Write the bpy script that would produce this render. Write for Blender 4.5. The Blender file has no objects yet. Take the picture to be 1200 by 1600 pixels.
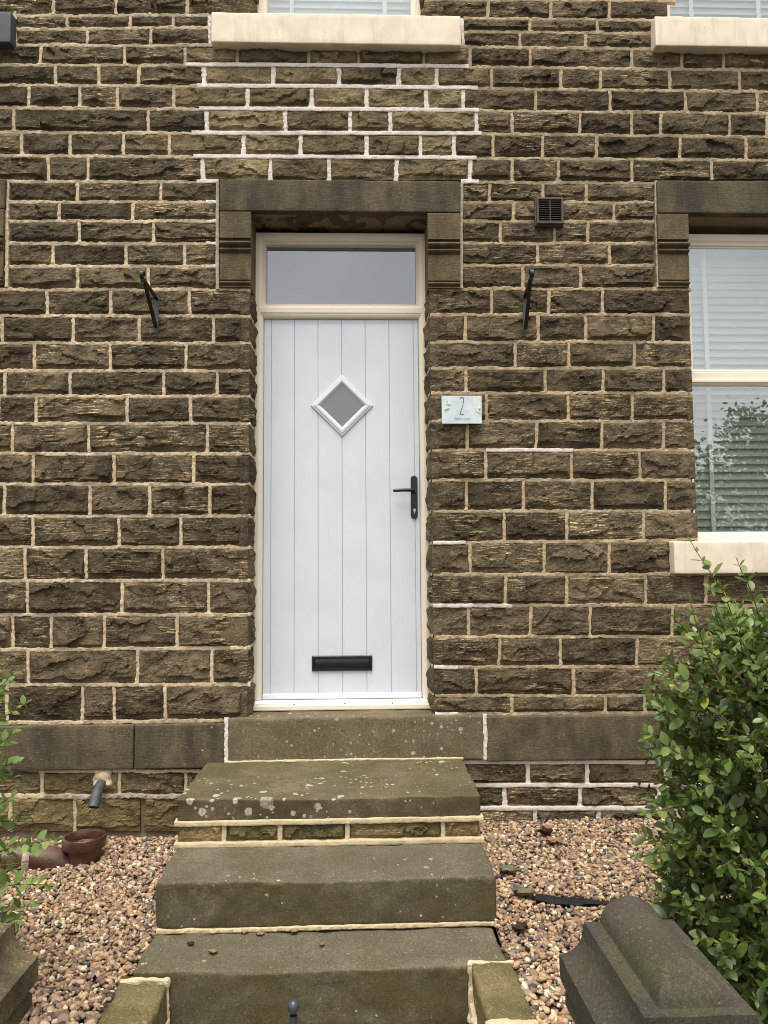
import bpy, bmesh, math, random
import numpy as np
from mathutils import Vector, Matrix

# ------------------------------------------------------------------ camera, sky, sun, exposure
S = bpy.context.scene
C = S.collection
R_ = math.radians
FPX = 1202.0
CAM = np.array([0.0, -4.1, 1.67])
PITCH, YAW, ROLL = 4.19, 1.8, -0.4
cam_d = bpy.data.cameras.new('camera')
cam = bpy.data.objects.new('camera', cam_d)
C.objects.link(cam)
rotm = (Matrix.Rotation(R_(-YAW), 4, 'Z') @ Matrix.Rotation(R_(90 + PITCH), 4, 'X') @ Matrix.Rotation(R_(ROLL), 4, 'Z'))
cam.matrix_world = Matrix.Translation(Vector(CAM)) @ rotm
cam_d.sensor_fit = 'VERTICAL'
cam_d.sensor_height = 36.0
cam_d.lens = 36.0 * FPX / 1600.0
cam_d.clip_start = 0.05
cam_d.clip_end = 2000
S.camera = cam
S.render.resolution_x, S.render.resolution_y = 768, 1024

SUN_EL, SUN_AZ = 70.0, 190.0
w = bpy.data.worlds.new('World'); S.world = w; w.use_nodes = True
nt = w.node_tree
sky = nt.nodes.new('ShaderNodeTexSky'); sky.sky_type = 'NISHITA'; sky.sun_disc = False
sky.sun_elevation = R_(SUN_EL); sky.sun_rotation = R_(SUN_AZ)
sky.air_density = 1.0; sky.dust_density = 3.0; sky.ozone_density = 1.0
hs = nt.nodes.new('ShaderNodeHueSaturation'); hs.inputs['Saturation'].default_value = 0.13
nt.links.new(sky.outputs[0], hs.inputs['Color'])
# overcast: soft, uneven cloud sheet over the whole sky
wtc = nt.nodes.new('ShaderNodeTexCoord')
wno = nt.nodes.new('ShaderNodeTexNoise'); wno.inputs['Scale'].default_value = 2.2; wno.inputs['Detail'].default_value = 6
nt.links.new(wtc.outputs['Generated'], wno.inputs['Vector'])
wmr = nt.nodes.new('ShaderNodeMapRange'); wmr.inputs[1].default_value = 0.3; wmr.inputs[2].default_value = 0.7
wmr.inputs[3].default_value = 0.78; wmr.inputs[4].default_value = 1.2
nt.links.new(wno.outputs[0], wmr.inputs[0])
wmx = nt.nodes.new('ShaderNodeMix'); wmx.data_type = 'RGBA'; wmx.blend_type = 'MULTIPLY'; wmx.inputs[0].default_value = 1.0
nt.links.new(hs.outputs[0], wmx.inputs[6]); nt.links.new(wmr.outputs[0], wmx.inputs[7])
bg = nt.nodes['Background']; bg.inputs[1].default_value = 0.13
nt.links.new(wmx.outputs[2], bg.inputs[0])

sd = bpy.data.lights.new('sun', 'SUN'); sd.energy = 1.5; sd.angle = R_(35); sd.color = (1.0, 0.96, 0.9)
so = bpy.data.objects.new('sun', sd); C.objects.link(so)
az = R_(SUN_AZ)
sdir = Vector((math.sin(az) * math.cos(R_(SUN_EL)), math.cos(az) * math.cos(R_(SUN_EL)), math.sin(R_(SUN_EL))))
so.rotation_euler = (-sdir).to_track_quat('-Z', 'Y').to_euler()
so.location = (0, -3, 8)

S.view_settings.view_transform = 'Standard'
S.view_settings.look = 'None'
S.view_settings.exposure = 1.0
S.view_settings.gamma = 1.0
S.view_settings.use_curve_mapping = False
S.cycles.use_denoising = True
S.cycles.filter_width = 1.0
S.cycles.max_bounces = 8
S.cycles.transparent_max_bounces = 16

# ------------------------------------------------------------------ measuring helper (survey of the facade)
RM = np.array(rotm.to_3x3())
def P(px, py, Y):
    """point on the vertical plane y=Y seen at photograph pixel px,py"""
    d = RM @ np.array([(px - 600) / FPX, -(py - 800) / FPX, -1.0])
    return CAM + d * ((Y - CAM[1]) / d[1])

# ------------------------------------------------------------------ noise
def _h(ix, iy, iz, seed):
    h = (ix.astype(np.int64) * 374761393 + iy.astype(np.int64) * 668265263 + iz.astype(np.int64) * 1274126177 + seed * 974634777) & 0xffffffff
    h = ((h ^ (h >> 13)) * 1274126177) & 0xffffffff
    h = ((h ^ (h >> 16)) * 2246822519) & 0xffffffff
    return ((h ^ (h >> 15)) & 0xffffff) / float(0xffffff)
def vn(x, y, z=0.0, seed=0):
    x, y, z = np.broadcast_arrays(np.asarray(x, float), np.asarray(y, float), np.asarray(z, float))
    i, j, k = np.floor(x), np.floor(y), np.floor(z)
    f, g, e = x - i, y - j, z - k
    f = f * f * (3 - 2 * f); g = g * g * (3 - 2 * g); e = e * e * (3 - 2 * e)
    r = 0
    for a in (0, 1):
        for b in (0, 1):
            for c in (0, 1):
                r = r + _h(i + a, j + b, k + c, seed) * (f if a else 1 - f) * (g if b else 1 - g) * (e if c else 1 - e)
    return r * 2 - 1
def fbm(x, y, z=0.0, seed=0, o=3):
    r, a = 0, 1.0
    for q in range(o):
        r = r + a * vn(np.asarray(x) * 2 ** q, np.asarray(y) * 2 ** q, np.asarray(z) * 2 ** q, seed + q * 17)
        a *= 0.5
    return r

# ------------------------------------------------------------------ object helpers
def tag(o, label=None, cat=None, group=None, kind=None):
    if label: o['label'] = label
    if cat: o['category'] = cat
    if group: o['group'] = group
    if kind: o['kind'] = kind
    return o
def empty(name, loc=(0, 0, 0)):
    o = bpy.data.objects.new(name, None); o.location = loc; o.empty_display_size = 0.1
    C.objects.link(o); return o
def put(name, me, mat=None, parent=None):
    o = bpy.data.objects.new(name, me); C.objects.link(o)
    if mat is not None and not me.materials: me.materials.append(mat)
    if parent is not None:
        o.parent = parent
        o.matrix_parent_inverse = Matrix.Translation(-parent_loc(parent))
    return o
def parent_loc(p):
    return Vector(p.location) if p.parent is None else Vector((0, 0, 0))
def mesh(name, V, Fc, smooth=False):
    me = bpy.data.meshes.new(name)
    V = np.asarray(V, float)
    me.from_pydata([tuple(v) for v in V.tolist()], [], Fc)
    if smooth: me.polygons.foreach_set('use_smooth', [True] * len(me.polygons))
    me.update()
    return me
class MB:
    def __init__(s): s.v = []; s.f = []
    def add(s, V, F):
        n = len(s.v); s.v.extend([tuple(p) for p in np.asarray(V, float).tolist()]); s.f.extend([[i + n for i in q] for q in F]); return s
    def box(s, x0, x1, y0, y1, z0, z1, bev=0.0, seg=2):
        if bev <= 0:
            V = [(x, y, z) for x in (x0, x1) for y in (y0, y1) for z in (z0, z1)]
            return s.add(V, [(0, 1, 3, 2), (4, 6, 7, 5), (0, 4, 5, 1), (2, 3, 7, 6), (0, 2, 6, 4), (1, 5, 7, 3)])
        bm = bmesh.new(); bmesh.ops.create_cube(bm, size=1)
        for v in bm.verts: v.co = Vector(((x0 + x1) / 2 + v.co.x * (x1 - x0), (y0 + y1) / 2 + v.co.y * (y1 - y0), (z0 + z1) / 2 + v.co.z * (z1 - z0)))
        bmesh.ops.bevel(bm, geom=bm.edges[:], offset=bev, segments=seg, affect='EDGES', profile=0.5)
        bm.verts.index_update()
        s.add([v.co[:] for v in bm.verts], [[v.index for v in f.verts] for f in bm.faces]); bm.free(); return s
    def tube(s, pts, rad, n=10, cap=True):
        pts = [Vector(p) for p in pts]; V = []; F = []
        rad = rad if hasattr(rad, '__len__') else [rad] * len(pts)
        prev = None
        for i, p in enumerate(pts):
            t = (pts[min(i + 1, len(pts) - 1)] - pts[max(i - 1, 0)]).normalized()
            if prev is None:
                a = t.orthogonal().normalized()
            else:
                a = (prev - t * prev.dot(t)).normalized()
            prev = a; b = t.cross(a)
            for k in range(n):
                q = 2 * math.pi * k / n
                V.append(p + (a * math.cos(q) + b * math.sin(q)) * rad[i])
        for i in range(len(pts) - 1):
            for k in range(n):
                F.append((i * n + k, i * n + (k + 1) % n, (i + 1) * n + (k + 1) % n, (i + 1) * n + k))
        if cap: F.append(tuple(range(n))[::-1]); F.append(tuple((len(pts) - 1) * n + k for k in range(n)))
        return s.add(V, F)
    def lathe(s, prof, c, n=24, axis='z'):
        V = []; F = []
        for r, h in prof:
            for k in range(n):
                q = 2 * math.pi * k / n
                x, y = r * math.cos(q), r * math.sin(q)
                V.append((c[0] + x, c[1] + y, c[2] + h) if axis == 'z' else (c[0] + x, c[1] + h, c[2] + y))
        for i in range(len(prof) - 1):
            for k in range(n):
                F.append((i * n + k, i * n + (k + 1) % n, (i + 1) * n + (k + 1) % n, (i + 1) * n + k))
        return s.add(V, F)
    def prism_x(s, prof, x0, x1):
        """profile [(y,z)...] closed, extruded along x"""
        n = len(prof); V = [(x0, y, z) for y, z in prof] + [(x1, y, z) for y, z in prof]
        F = [(k, (k + 1) % n, n + (k + 1) % n, n + k) for k in range(n)] + [tuple(range(n))[::-1], tuple(range(n, 2 * n))]
        return s.add(V, F)
    def ring(s, cx, cz, hx, hz, prof, ang=0.0, open_bottom=False):
        """mitred frame: prof [(inset,y)...] carried round a rectangle"""
        V = []; F = []
        ca, sa = math.cos(ang), math.sin(ang)
        for ins, y in prof:
            for ux, uz in ((-1, -1), (1, -1), (1, 1), (-1, 1)):
                x, z = ux * (hx - ins), uz * (hz - (0 if open_bottom and uz < 0 else ins))
                V.append((cx + x * ca - z * sa, y, cz + x * sa + z * ca))
        for i in range(len(prof) - 1):
            for k in range(1 if open_bottom else 0, 4):
                F.append((i * 4 + k, i * 4 + (k + 1) % 4, (i + 1) * 4 + (k + 1) % 4, (i + 1) * 4 + k))
        return s.add(V, F)
    def build(s, name, mat, parent=None, smooth=False, recalc=True):
        me = mesh(name, s.v, s.f, smooth)
        if recalc:
            bm = bmesh.new(); bm.from_mesh(me); bmesh.ops.recalc_face_normals(bm, faces=bm.faces[:]); bm.to_mesh(me); bm.free()
        if smooth == 'auto':
            me.polygons.foreach_set('use_smooth', [True] * len(me.polygons)); me.set_sharp_from_angle(angle=R_(35))
        return put(name, me, mat, parent)

def rblock(x0, x1, y0, y1, z0, z1, r=0.012, res=0.02, amp=0.003, fr=14.0, seed=0, wear=0.0):
    """worn stone block: rounded, slightly uneven"""
    A = np.array([x0, y0, z0]); B = np.array([x1, y1, z1]); L = B - A
    n = [max(2, int(math.ceil(l / res))) for l in L]
    def cuts(m, l):  # denser near the edges
        t = np.linspace(0, 1, m + 1); e = min(0.3, r * 0.5 / l); e2 = min(0.4, r * 1.2 / l)
        return np.unique(np.concatenate([t, [e, e2, 1 - e2, 1 - e]]))
    T = [cuts(n[k], L[k]) for k in range(3)]
    Vs = []; Fs = []; off = 0
    for ax in range(3):
        a, b = [(1, 2), (2, 0), (0, 1)][ax]
        ga, gb = np.meshgrid(T[a], T[b], indexing='ij')
        na, nb = ga.shape
        for side in (0, 1):
            p = np.zeros((na * nb, 3)); p[:, a] = ga.ravel(); p[:, b] = gb.ravel(); p[:, ax] = side
            Vs.append(p)
            idx = np.arange(na * nb).reshape(na, nb) + off
            q = np.stack([idx[:-1, :-1], idx[1:, :-1], idx[1:, 1:], idx[:-1, 1:]], -1).reshape(-1, 4)
            if side == 0: q = q[:, ::-1]
            Fs.append(q); off += na * nb
    p = np.concatenate(Vs); Fq = np.concatenate(Fs)
    W = A + p * L
    key = np.round(W, 5); u, inv = np.unique(key, axis=0, return_inverse=True); inv = inv.reshape(-1)
    W = u; Fq = inv[Fq]
    rr = min(r, L.min() * 0.45)
    rl = rr * (1 + wear * fbm(W[:, 0] * 9, W[:, 1] * 9, W[:, 2] * 9, seed + 5))
    rl = np.clip(rl, rr * 0.3, L.min() * 0.48)[:, None]
    inn = np.minimum(np.maximum(W, A + rl), B - rl)
    d = W - inn; dn = np.linalg.norm(d, axis=1, keepdims=True); nrm = d / np.maximum(dn, 1e-9)
    W2 = inn + nrm * rl
    W2 = W2 + nrm * (amp * fbm(W[:, 0] * fr, W[:, 1] * fr, W[:, 2] * fr, seed, 4))[:, None]
    return W2, Fq.tolist()
def block(name, args, mat, parent=None, dish=0.0, **k):
    V, F = rblock(*args, **k)
    if dish:   # trodden hollow and knocked front edge
        x0, x1, y0, y1, z0, z1 = args; cx = (x0 + x1) / 2
        top = np.clip((V[:, 2] - (z1 - .03)) / .03, 0, 1); fr_ = np.exp(-((V[:, 1] - y0) / .12) ** 2)
        V[:, 2] -= top * dish * (np.exp(-((V[:, 0] - cx) / .34) ** 2) * (.5 + .5 * fr_) + .45 * fr_ * np.clip(fbm(V[:, 0] * 9, V[:, 1] * 9, 0, 91, 3), 0, 1))
    return put(name, mesh(name, V, F, True), mat, parent)

# ------------------------------------------------------------------ materials
class N:
    def __init__(s, name):
        s.m = bpy.data.materials.new(name); s.m.use_nodes = True; s.t = s.m.node_tree
        s.b = s.t.nodes['Principled BSDF']; s.out = s.t.nodes['Material Output']
        s.tc = s.t.nodes.new('ShaderNodeTexCoord'); s.co = s.tc.outputs['Object']
    def n(s, ty, **k):
        x = s.t.nodes.new('ShaderNode' + ty)
        for a, v in k.items(): setattr(x, a, v)
        return x
    def l(s, a, b): s.t.links.new(a, b)
    def set(s, inp, v):
        if isinstance(v, (int, float)): inp.default_value = v
        elif isinstance(v, tuple): inp.default_value = (*v, 1) if len(v) == 3 and len(inp.default_value) == 4 else v
        else: s.l(v, inp)
    def jit(s, k=37.0):
        oi = s.n('ObjectInfo'); m = s.n('VectorMath', operation='MULTIPLY_ADD')
        cmb = s.n('CombineXYZ'); s.l(oi.outputs['Random'], cmb.inputs[0]); s.l(oi.outputs['Random'], cmb.inputs[1]); s.l(oi.outputs['Random'], cmb.inputs[2])
        s.l(cmb.outputs[0], m.inputs[0]); m.inputs[1].default_value = (k, k * .7, k * 1.3); s.l(s.co, m.inputs[2])
        s.co = m.outputs[0]; s.rnd = oi.outputs['Random']; return s
    def map(s, sc):
        m = s.n('Mapping'); m.inputs['Scale'].default_value = sc; s.l(s.co, m.inputs[0]); return m.outputs[0]
    def noise(s, scale, detail=4, rough=0.55, vec=None, sc=None):
        x = s.n('TexNoise'); x.inputs['Scale'].default_value = scale; x.inputs['Detail'].default_value = detail; x.inputs['Roughness'].default_value = rough
        s.l(vec if vec is not None else (s.map(sc) if sc else s.co), x.inputs['Vector']); return x.outputs[0]
    def voro(s, scale, feature='F1', vec=None, rnd=1.0):
        x = s.n('TexVoronoi', feature=feature); x.inputs['Scale'].default_value = scale; x.inputs['Randomness'].default_value = rnd
        s.l(vec if vec is not None else s.co, x.inputs['Vector']); return x.outputs
    def mr(s, v, a, b, c=0.0, d=1.0):
        x = s.n('MapRange'); s.l(v, x.inputs[0])
        for i, q in enumerate((a, b, c, d)): s.set(x.inputs[i + 1], q)
        return x.outputs[0]
    def m_(s, op, a, b=0.0):
        x = s.n('Math', operation=op); s.set(x.inputs[0], a); s.set(x.inputs[1], b); return x.outputs[0]
    def mix(s, f, a, b, bl='MIX'):
        x = s.n('Mix', data_type='RGBA', blend_type=bl); s.set(x.inputs[0], f); s.set(x.inputs[6], a); s.set(x.inputs[7], b); return x.outputs[2]
    def bump(s, h, st=0.5, dist=0.005):
        x = s.n('Bump'); x.inputs['Strength'].default_value = st; x.inputs['Distance'].default_value = dist
        s.l(h, x.inputs['Height']); s.l(x.outputs[0], s.b.inputs['Normal'])
    def fin(s, col=None, rough=0.9, spec=0.3, metal=0.0):
        if col is not None: s.set(s.b.inputs['Base Color'], col)
        s.set(s.b.inputs['Roughness'], rough); s.b.inputs['Specular IOR Level'].default_value = spec; s.b.inputs['Metallic'].default_value = metal
        return s.m

def rock_mat(name, soot, brown, tan, fl=0.55, amt=1.0, blk=0.5, green=None):
    n = N(name).jit()
    big = n.noise(7, 5); grain = n.noise(75, 5, 0.75); mid = n.noise(30, 5, 0.7)
    strat = n.noise(5, 6, 0.62, sc=(2.6, 2.6, 34.0)); patch = n.noise(5.5, 3)
    k = n.m_('ADD', n.m_('MULTIPLY', big, 0.5), n.m_('ADD', n.m_('MULTIPLY', mid, 0.3), n.m_('MULTIPLY', grain, 0.2)))
    col = n.mix(n.mr(k, 0.40, 0.60), soot, brown)
    col = n.mix(n.mr(n.noise(11, 4), 0.56, 0.7, 0, blk), col, tuple(c * 0.55 for c in soot))
    f = n.m_('MULTIPLY', n.mr(strat, fl - 0.01, fl + 0.05), n.mr(patch, 0.45, 0.58))
    f = n.m_('MULTIPLY', f, n.mr(grain, 0.38, 0.52))
    wn0 = n.n('TexWhiteNoise', noise_dimensions='1D'); n.l(n.m_('ADD', n.rnd, 3.7), wn0.inputs[1])
    f = n.m_('MULTIPLY', f, n.mr(wn0.outputs[0], 0.1, 0.85, 0.05 * amt, amt))
    col = n.mix(f, col, tan)
    pit = n.mr(n.noise(150, 2), 0.64, 0.72, 0, 0.5); col = n.mix(pit, col, tan)
    if green: col = n.mix(n.mr(n.noise(9, 4), 0.55, 0.7, 0, 0.8), col, green)
    wn = n.n('TexWhiteNoise', noise_dimensions='1D'); n.l(n.rnd, wn.inputs[1])
    fine = n.noise(260, 3, 0.7); col = n.mix(n.mr(fine, 0.38, 0.62, 0.0, 0.75), n.mix(1.0, col, (1.30, 1.28, 1.24), 'MULTIPLY'), n.mix(1.0, col, (0.52, 0.50, 0.47), 'MULTIPLY'))
    v = n.mr(wn.outputs[0], 0, 1, 0.62, 1.28)
    hv = n.n('HueSaturation'); n.l(col, hv.inputs['Color']); n.l(v, hv.inputs['Value'])
    n.bump(n.m_('ADD', n.m_('MULTIPLY', grain, 0.5), n.m_('ADD', n.m_('MULTIPLY', mid, 0.8), n.m_('MULTIPLY', strat, 0.5))), 0.9, 0.006)
    return n.fin(hv.outputs[0], 0.92, 0.2)

M = {}
M['rock'] = rock_mat('sooty_gritstone', (0.037, 0.0295, 0.019), (0.149, 0.1125, 0.066), (0.58, 0.44, 0.23))
M['rock_clean'] = rock_mat('cleaned_gritstone', (0.085, 0.067, 0.036), (0.24, 0.186, 0.100), (0.46, 0.36, 0.20), 0.57, 0.8, 0.3)
M['rock_yellow'] = rock_mat('bare_yellow_gritstone', (0.10, 0.075, 0.035), (0.27, 0.20, 0.095), (0.5, 0.38, 0.18), 0.55, 0.8, 0.4)
M['rock_moss'] = rock_mat('mossy_gritstone', (0.05, 0.045, 0.02), (0.13, 0.11, 0.045), (0.42, 0.36, 0.2), 0.55, 0.6, 0.4, green=(0.055, 0.065, 0.015))

def mortar_mat(name, a, b, dirt, da=0.5):
    n = N(name)
    g = n.noise(110, 4, 0.75); m = n.noise(30, 4); big = n.noise(3.5, 3)
    col = n.mix(n.mr(m, 0.35, 0.65), a, b)
    col = n.mix(n.mr(big, 0.5, 0.7, 0, da), col, dirt)
    col = n.mix(n.mr(g, 0.54, 0.68, 0, 0.6), col, dirt)
    n.bump(n.m_('ADD', g, m), 0.7, 0.004)
    return n.fin(col, 0.95, 0.15)
M['mortar'] = mortar_mat('old_mortar', (0.66, 0.53, 0.35), (0.51, 0.39, 0.245), (0.22, 0.16, 0.10), 0.4)
M['tan_mortar'] = mortar_mat('tan_mortar', (0.53, 0.41, 0.255), (0.42, 0.315, 0.185), (0.22, 0.16, 0.10), 0.45)
M['fresh'] = mortar_mat('fresh_mortar', (0.76, 0.68, 0.61), (0.66, 0.57, 0.49), (0.46, 0.37, 0.29), 0.25)
M['grey_mortar'] = mortar_mat('grey_mortar', (0.44, 0.37, 0.29), (0.35, 0.29, 0.21), (0.20, 0.16, 0.11))
M['backing'] = mortar_mat('wall_core', (0.26, 0.19, 0.12), (0.2, 0.15, 0.1), (0.12, 0.09, 0.06))
M['yellow_mortar'] = mortar_mat('cream_mortar', (0.66, 0.54, 0.35), (0.58, 0.46, 0.28), (0.35, 0.27, 0.16), 0.3)

def ashlar_mat(name, a, b, stain, lich=0.0, green=None, streak=True, riser_tint=None):
    n = N(name).jit(11)
    g = n.noise(95, 4, 0.75); m = n.noise(7, 6, 0.7); st = n.noise(4, 6, 0.65, sc=(1.7, 1.7, 0.45)) if streak else n.noise(4, 4)
    tool = n.noise(60, 2, 0.5, sc=(0.4, 1.0, 3.0))
    col = n.mix(n.mr(m, 0.36, 0.64), a, b)
    col = n.mix(n.mr(st, 0.46, 0.66, 0, 0.75), col, stain)
    if green: col = n.mix(n.mr(n.noise(5, 5, 0.65), 0.44, 0.66, 0, 0.8), col, green)
    col = n.mix(n.mr(g, 0.42, 0.62, 0.05, 0.5), col, tuple(c * 0.45 for c in a))
    col = n.mix(n.mr(n.noise(90, 3, 0.7), 0.60, 0.70, 0, 0.25 if streak else 0.4), col, tuple(min(1, c * 2.6) for c in b))
    if riser_tint:   # upright faces mixed by normal to a darker olive-brown, tops left paler
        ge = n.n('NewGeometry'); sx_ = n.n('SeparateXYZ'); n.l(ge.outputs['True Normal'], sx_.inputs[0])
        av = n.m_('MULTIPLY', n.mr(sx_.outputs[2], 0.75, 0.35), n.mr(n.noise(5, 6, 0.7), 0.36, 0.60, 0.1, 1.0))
        al = n.mix(n.mr(g, 0.42, 0.62, 0.0, 0.5), riser_tint, tuple(c * 0.6 for c in riser_tint))
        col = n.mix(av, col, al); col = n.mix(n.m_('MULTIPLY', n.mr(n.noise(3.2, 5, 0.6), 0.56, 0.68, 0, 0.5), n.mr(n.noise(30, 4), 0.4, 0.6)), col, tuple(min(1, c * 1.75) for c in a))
    fi = n.noise(240, 3, 0.7); col = n.mix(n.mr(fi, 0.37, 0.63, 0.0, 0.6 if streak else 0.85), n.mix(1.0, col, (1.22, 1.22, 1.2), 'MULTIPLY'), n.mix(1.0, col, (0.62, 0.60, 0.57), 'MULTIPLY'))
    if lich:
        w1 = n.n('VectorMath', operation='ADD'); nz = n.n('TexNoise'); nz.inputs['Scale'].default_value = 60; n.l(n.co, nz.inputs['Vector'])
        sc = n.n('VectorMath', operation='SCALE'); n.l(nz.outputs[1], sc.inputs[0]); sc.inputs[3].default_value = 0.012
        n.l(n.co, w1.inputs[0]); n.l(sc.outputs[0], w1.inputs[1])
        clus = n.mr(n.noise(2.6, 3), 0.44, 0.56)
        for s_, r0, q in ((20, 0.42, 1.0), (42, 0.42, 0.95), (8, 0.26, 0.6)):
            o = n.voro(s_, vec=w1.outputs[0])
            sel = n.n('SeparateColor'); n.l(o['Color'], sel.inputs[0])
            rad = n.m_('MULTIPLY', n.mr(sel.outputs[0], 0.45, 1.0, 0, r0), n.m_('MULTIPLY', clus, lich) if s_ != 9 else 1.0)
            msk = n.m_('MULTIPLY', n.mr(n.m_('SUBTRACT', rad, o['Distance']), 0.0, 0.05), q)
            col = n.mix(n.m_('MULTIPLY', msk, n.mr(g, 0.3, 0.55)), col, (0.44, 0.42, 0.33))
    n.bump(n.m_('ADD', n.m_('MULTIPLY', g, 0.6), n.m_('ADD', n.m_('MULTIPLY', m, 0.5), n.m_('MULTIPLY', tool, 0.4 if streak else 0.08))), 0.8, 0.006)
    return n.fin(col, 0.9, 0.22)
M['lintel'] = ashlar_mat('sooty_ashlar', (0.080, 0.067, 0.043), (0.150, 0.120, 0.072), (0.034, 0.031, 0.024))
M['jamb'] = ashlar_mat('brown_ashlar', (0.110, 0.084, 0.046), (0.190, 0.142, 0.074), (0.06, 0.048, 0.032))
M['plinth'] = ashlar_mat('stained_ashlar', (0.095, 0.076, 0.048), (0.165, 0.132, 0.080), (0.042, 0.036, 0.027), 0.35)
M['thresh'] = ashlar_mat('threshold_stone', (0.15, 0.122, 0.070), (0.20, 0.165, 0.095), (0.10, 0.080, 0.045), 0.75, streak=False)
M['step'] = ashlar_mat('mossy_step_stone', (0.120, 0.100, 0.056), (0.170, 0.140, 0.078), (0.085, 0.070, 0.034), 1.0, green=(0.098, 0.086, 0.028), streak=False, riser_tint=(0.086, 0.067, 0.034))
M['step_low'] = ashlar_mat('worn_step_stone', (0.128, 0.112, 0.076), (0.175, 0.152, 0.105), (0.100, 0.086, 0.052), 0.5, green=(0.110, 0.098, 0.052), streak=False, riser_tint=(0.092, 0.074, 0.032))
M['pier'] = ashlar_mat('dark_pier_stone', (0.062, 0.055, 0.042), (0.098, 0.083, 0.060), (0.045, 0.042, 0.034), 0.12, green=(0.078, 0.078, 0.035), streak=False)
M['pier_worn'] = ashlar_mat('worn_pier_stone', (0.085, 0.068, 0.042), (0.20, 0.155, 0.08), (0.05, 0.043, 0.03), streak=False)
M['low'] = ashlar_mat('low_wall_stone', (0.16, 0.13, 0.062), (0.24, 0.19, 0.095), (0.085, 0.075, 0.03), 0.2, green=(0.13, 0.115, 0.045), streak=False)

def painted(name, col, rough=0.45, var=0.06, spec=0.4, sc=6, dirt=None, runs=0.0):
    n = N(name); m = n.noise(sc, 5, 0.6); g = n.noise(180, 2)
    c2 = tuple(max(0, c * (1 - var * 2)) for c in col)
    k = n.mix(n.mr(m, 0.35, 0.68), col, c2)
    if dirt: k = n.mix(n.mr(n.noise(22, 5, 0.7), 0.62, 0.75, 0, 0.6), k, dirt)
    if runs:
        k = n.mix(n.mr(n.noise(5, 6, 0.7, sc=(4, 4, 0.7)), 0.5, 0.72, 0, runs), k, dirt)
        k = n.mix(n.mr(n.noise(55, 3, 0.6), 0.68, 0.74, 0, 0.7), k, tuple(c * 0.45 for c in dirt))
    n.bump(n.m_('ADD', m, n.m_('MULTIPLY', g, 0.25)), 0.12, 0.004)
    return n.fin(k, rough, spec)
M['cream'] = painted('cream_upvc', (0.82, 0.715, 0.565), 0.4, 0.015)
M['sill'] = painted('cream_masonry_paint', (0.80, 0.69, 0.52), 0.7, 0.07, 0.25, 9, dirt=(0.50, 0.39, 0.25), runs=0.5)
M['sillgrey'] = painted('dark_grey_masonry_paint', (0.075, 0.082, 0.09), 0.6, 0.1)
M['white'] = painted('white_plastic', (0.82, 0.82, 0.82), 0.35, 0.02)
M['trim'] = painted('pale_grey_trim', (0.66, 0.69, 0.70), 0.35, 0.02)
M['bar'] = painted('pale_blue_aluminium', (0.66, 0.70, 0.76), 0.35, 0.02)
M['black'] = painted('black_satin', (0.008, 0.008, 0.009), 0.32, 0.2, 0.5, 30)
M['iron'] = painted('black_iron', (0.011, 0.011, 0.012), 0.45, 0.3, 0.5, 40)
M['gun'] = painted('dark_grey_metal_paint', (0.045, 0.052, 0.060), 0.3, 0.15, 0.5, 40)
M['brass'] = N('lock_brass').fin((0.6, 0.5, 0.36), 0.3, 0.5, 1.0)
M['slat'] = painted('blind_slat', (0.56, 0.55, 0.49), 0.5, 0.02)  # cream slats darkened so the tree reflected in the lower pane reads dark
M['tape'] = painted('blind_tape', (0.85, 0.83, 0.76), 0.8, 0.02)
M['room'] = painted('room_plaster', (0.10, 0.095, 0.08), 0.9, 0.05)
M['ventp'] = painted('brown_plastic', (0.095, 0.068, 0.052), 0.5, 0.1, 0.4, 30)
M['void'] = painted('duct_dark', (0.012, 0.011, 0.010), 0.9, 0.1)
M['wpipe'] = painted('weathered_grey_pipe', (0.070, 0.077, 0.084), 0.55, 0.2, 0.4, 30, dirt=(0.16, 0.16, 0.15))
M['membrane'] = painted('black_weed_membrane', (0.014, 0.014, 0.015), 0.7, 0.2, 0.3, 40)

n = N('salt_glazed_clay'); m = n.noise(14, 5); g = n.noise(90, 3)
col = n.mix(n.mr(m, 0.35, 0.65), (0.052, 0.022, 0.017), (0.088, 0.036, 0.021)); col = n.mix(n.mr(g, 0.68, 0.78, 0, 0.7), col, (0.4, 0.3, 0.2)); col = n.mix(n.mr(n.noise(7, 4), 0.5, 0.7, 0, 0.4), col, (0.22, 0.13, 0.09))
n.bump(n.m_('ADD', m, n.m_('MULTIPLY', g, 0.4)), 0.5, 0.01); M['clay'] = n.fin(col, n.mr(n.noise(7, 4), 0.45, 0.7, 0.25, 0.6), 0.5)

n = N('door_paint')
gr = n.noise(14, 6, 0.6, sc=(14, 14, 0.7)); g2 = n.noise(60, 3, 0.6, sc=(10, 10, 0.5)); kn = n.noise(5, 3)
col = n.mix(n.mr(kn, 0.3, 0.7), (0.600, 0.634, 0.668), (0.650, 0.676, 0.700))
n.bump(n.m_('ADD', gr, n.m_('MULTIPLY', g2, 0.6)), 0.42, 0.003); M['door'] = n.fin(col, 0.42, 0.4)
n = N('door_groove'); M['groove'] = n.fin((0.50, 0.53, 0.56), 0.6)

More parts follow.
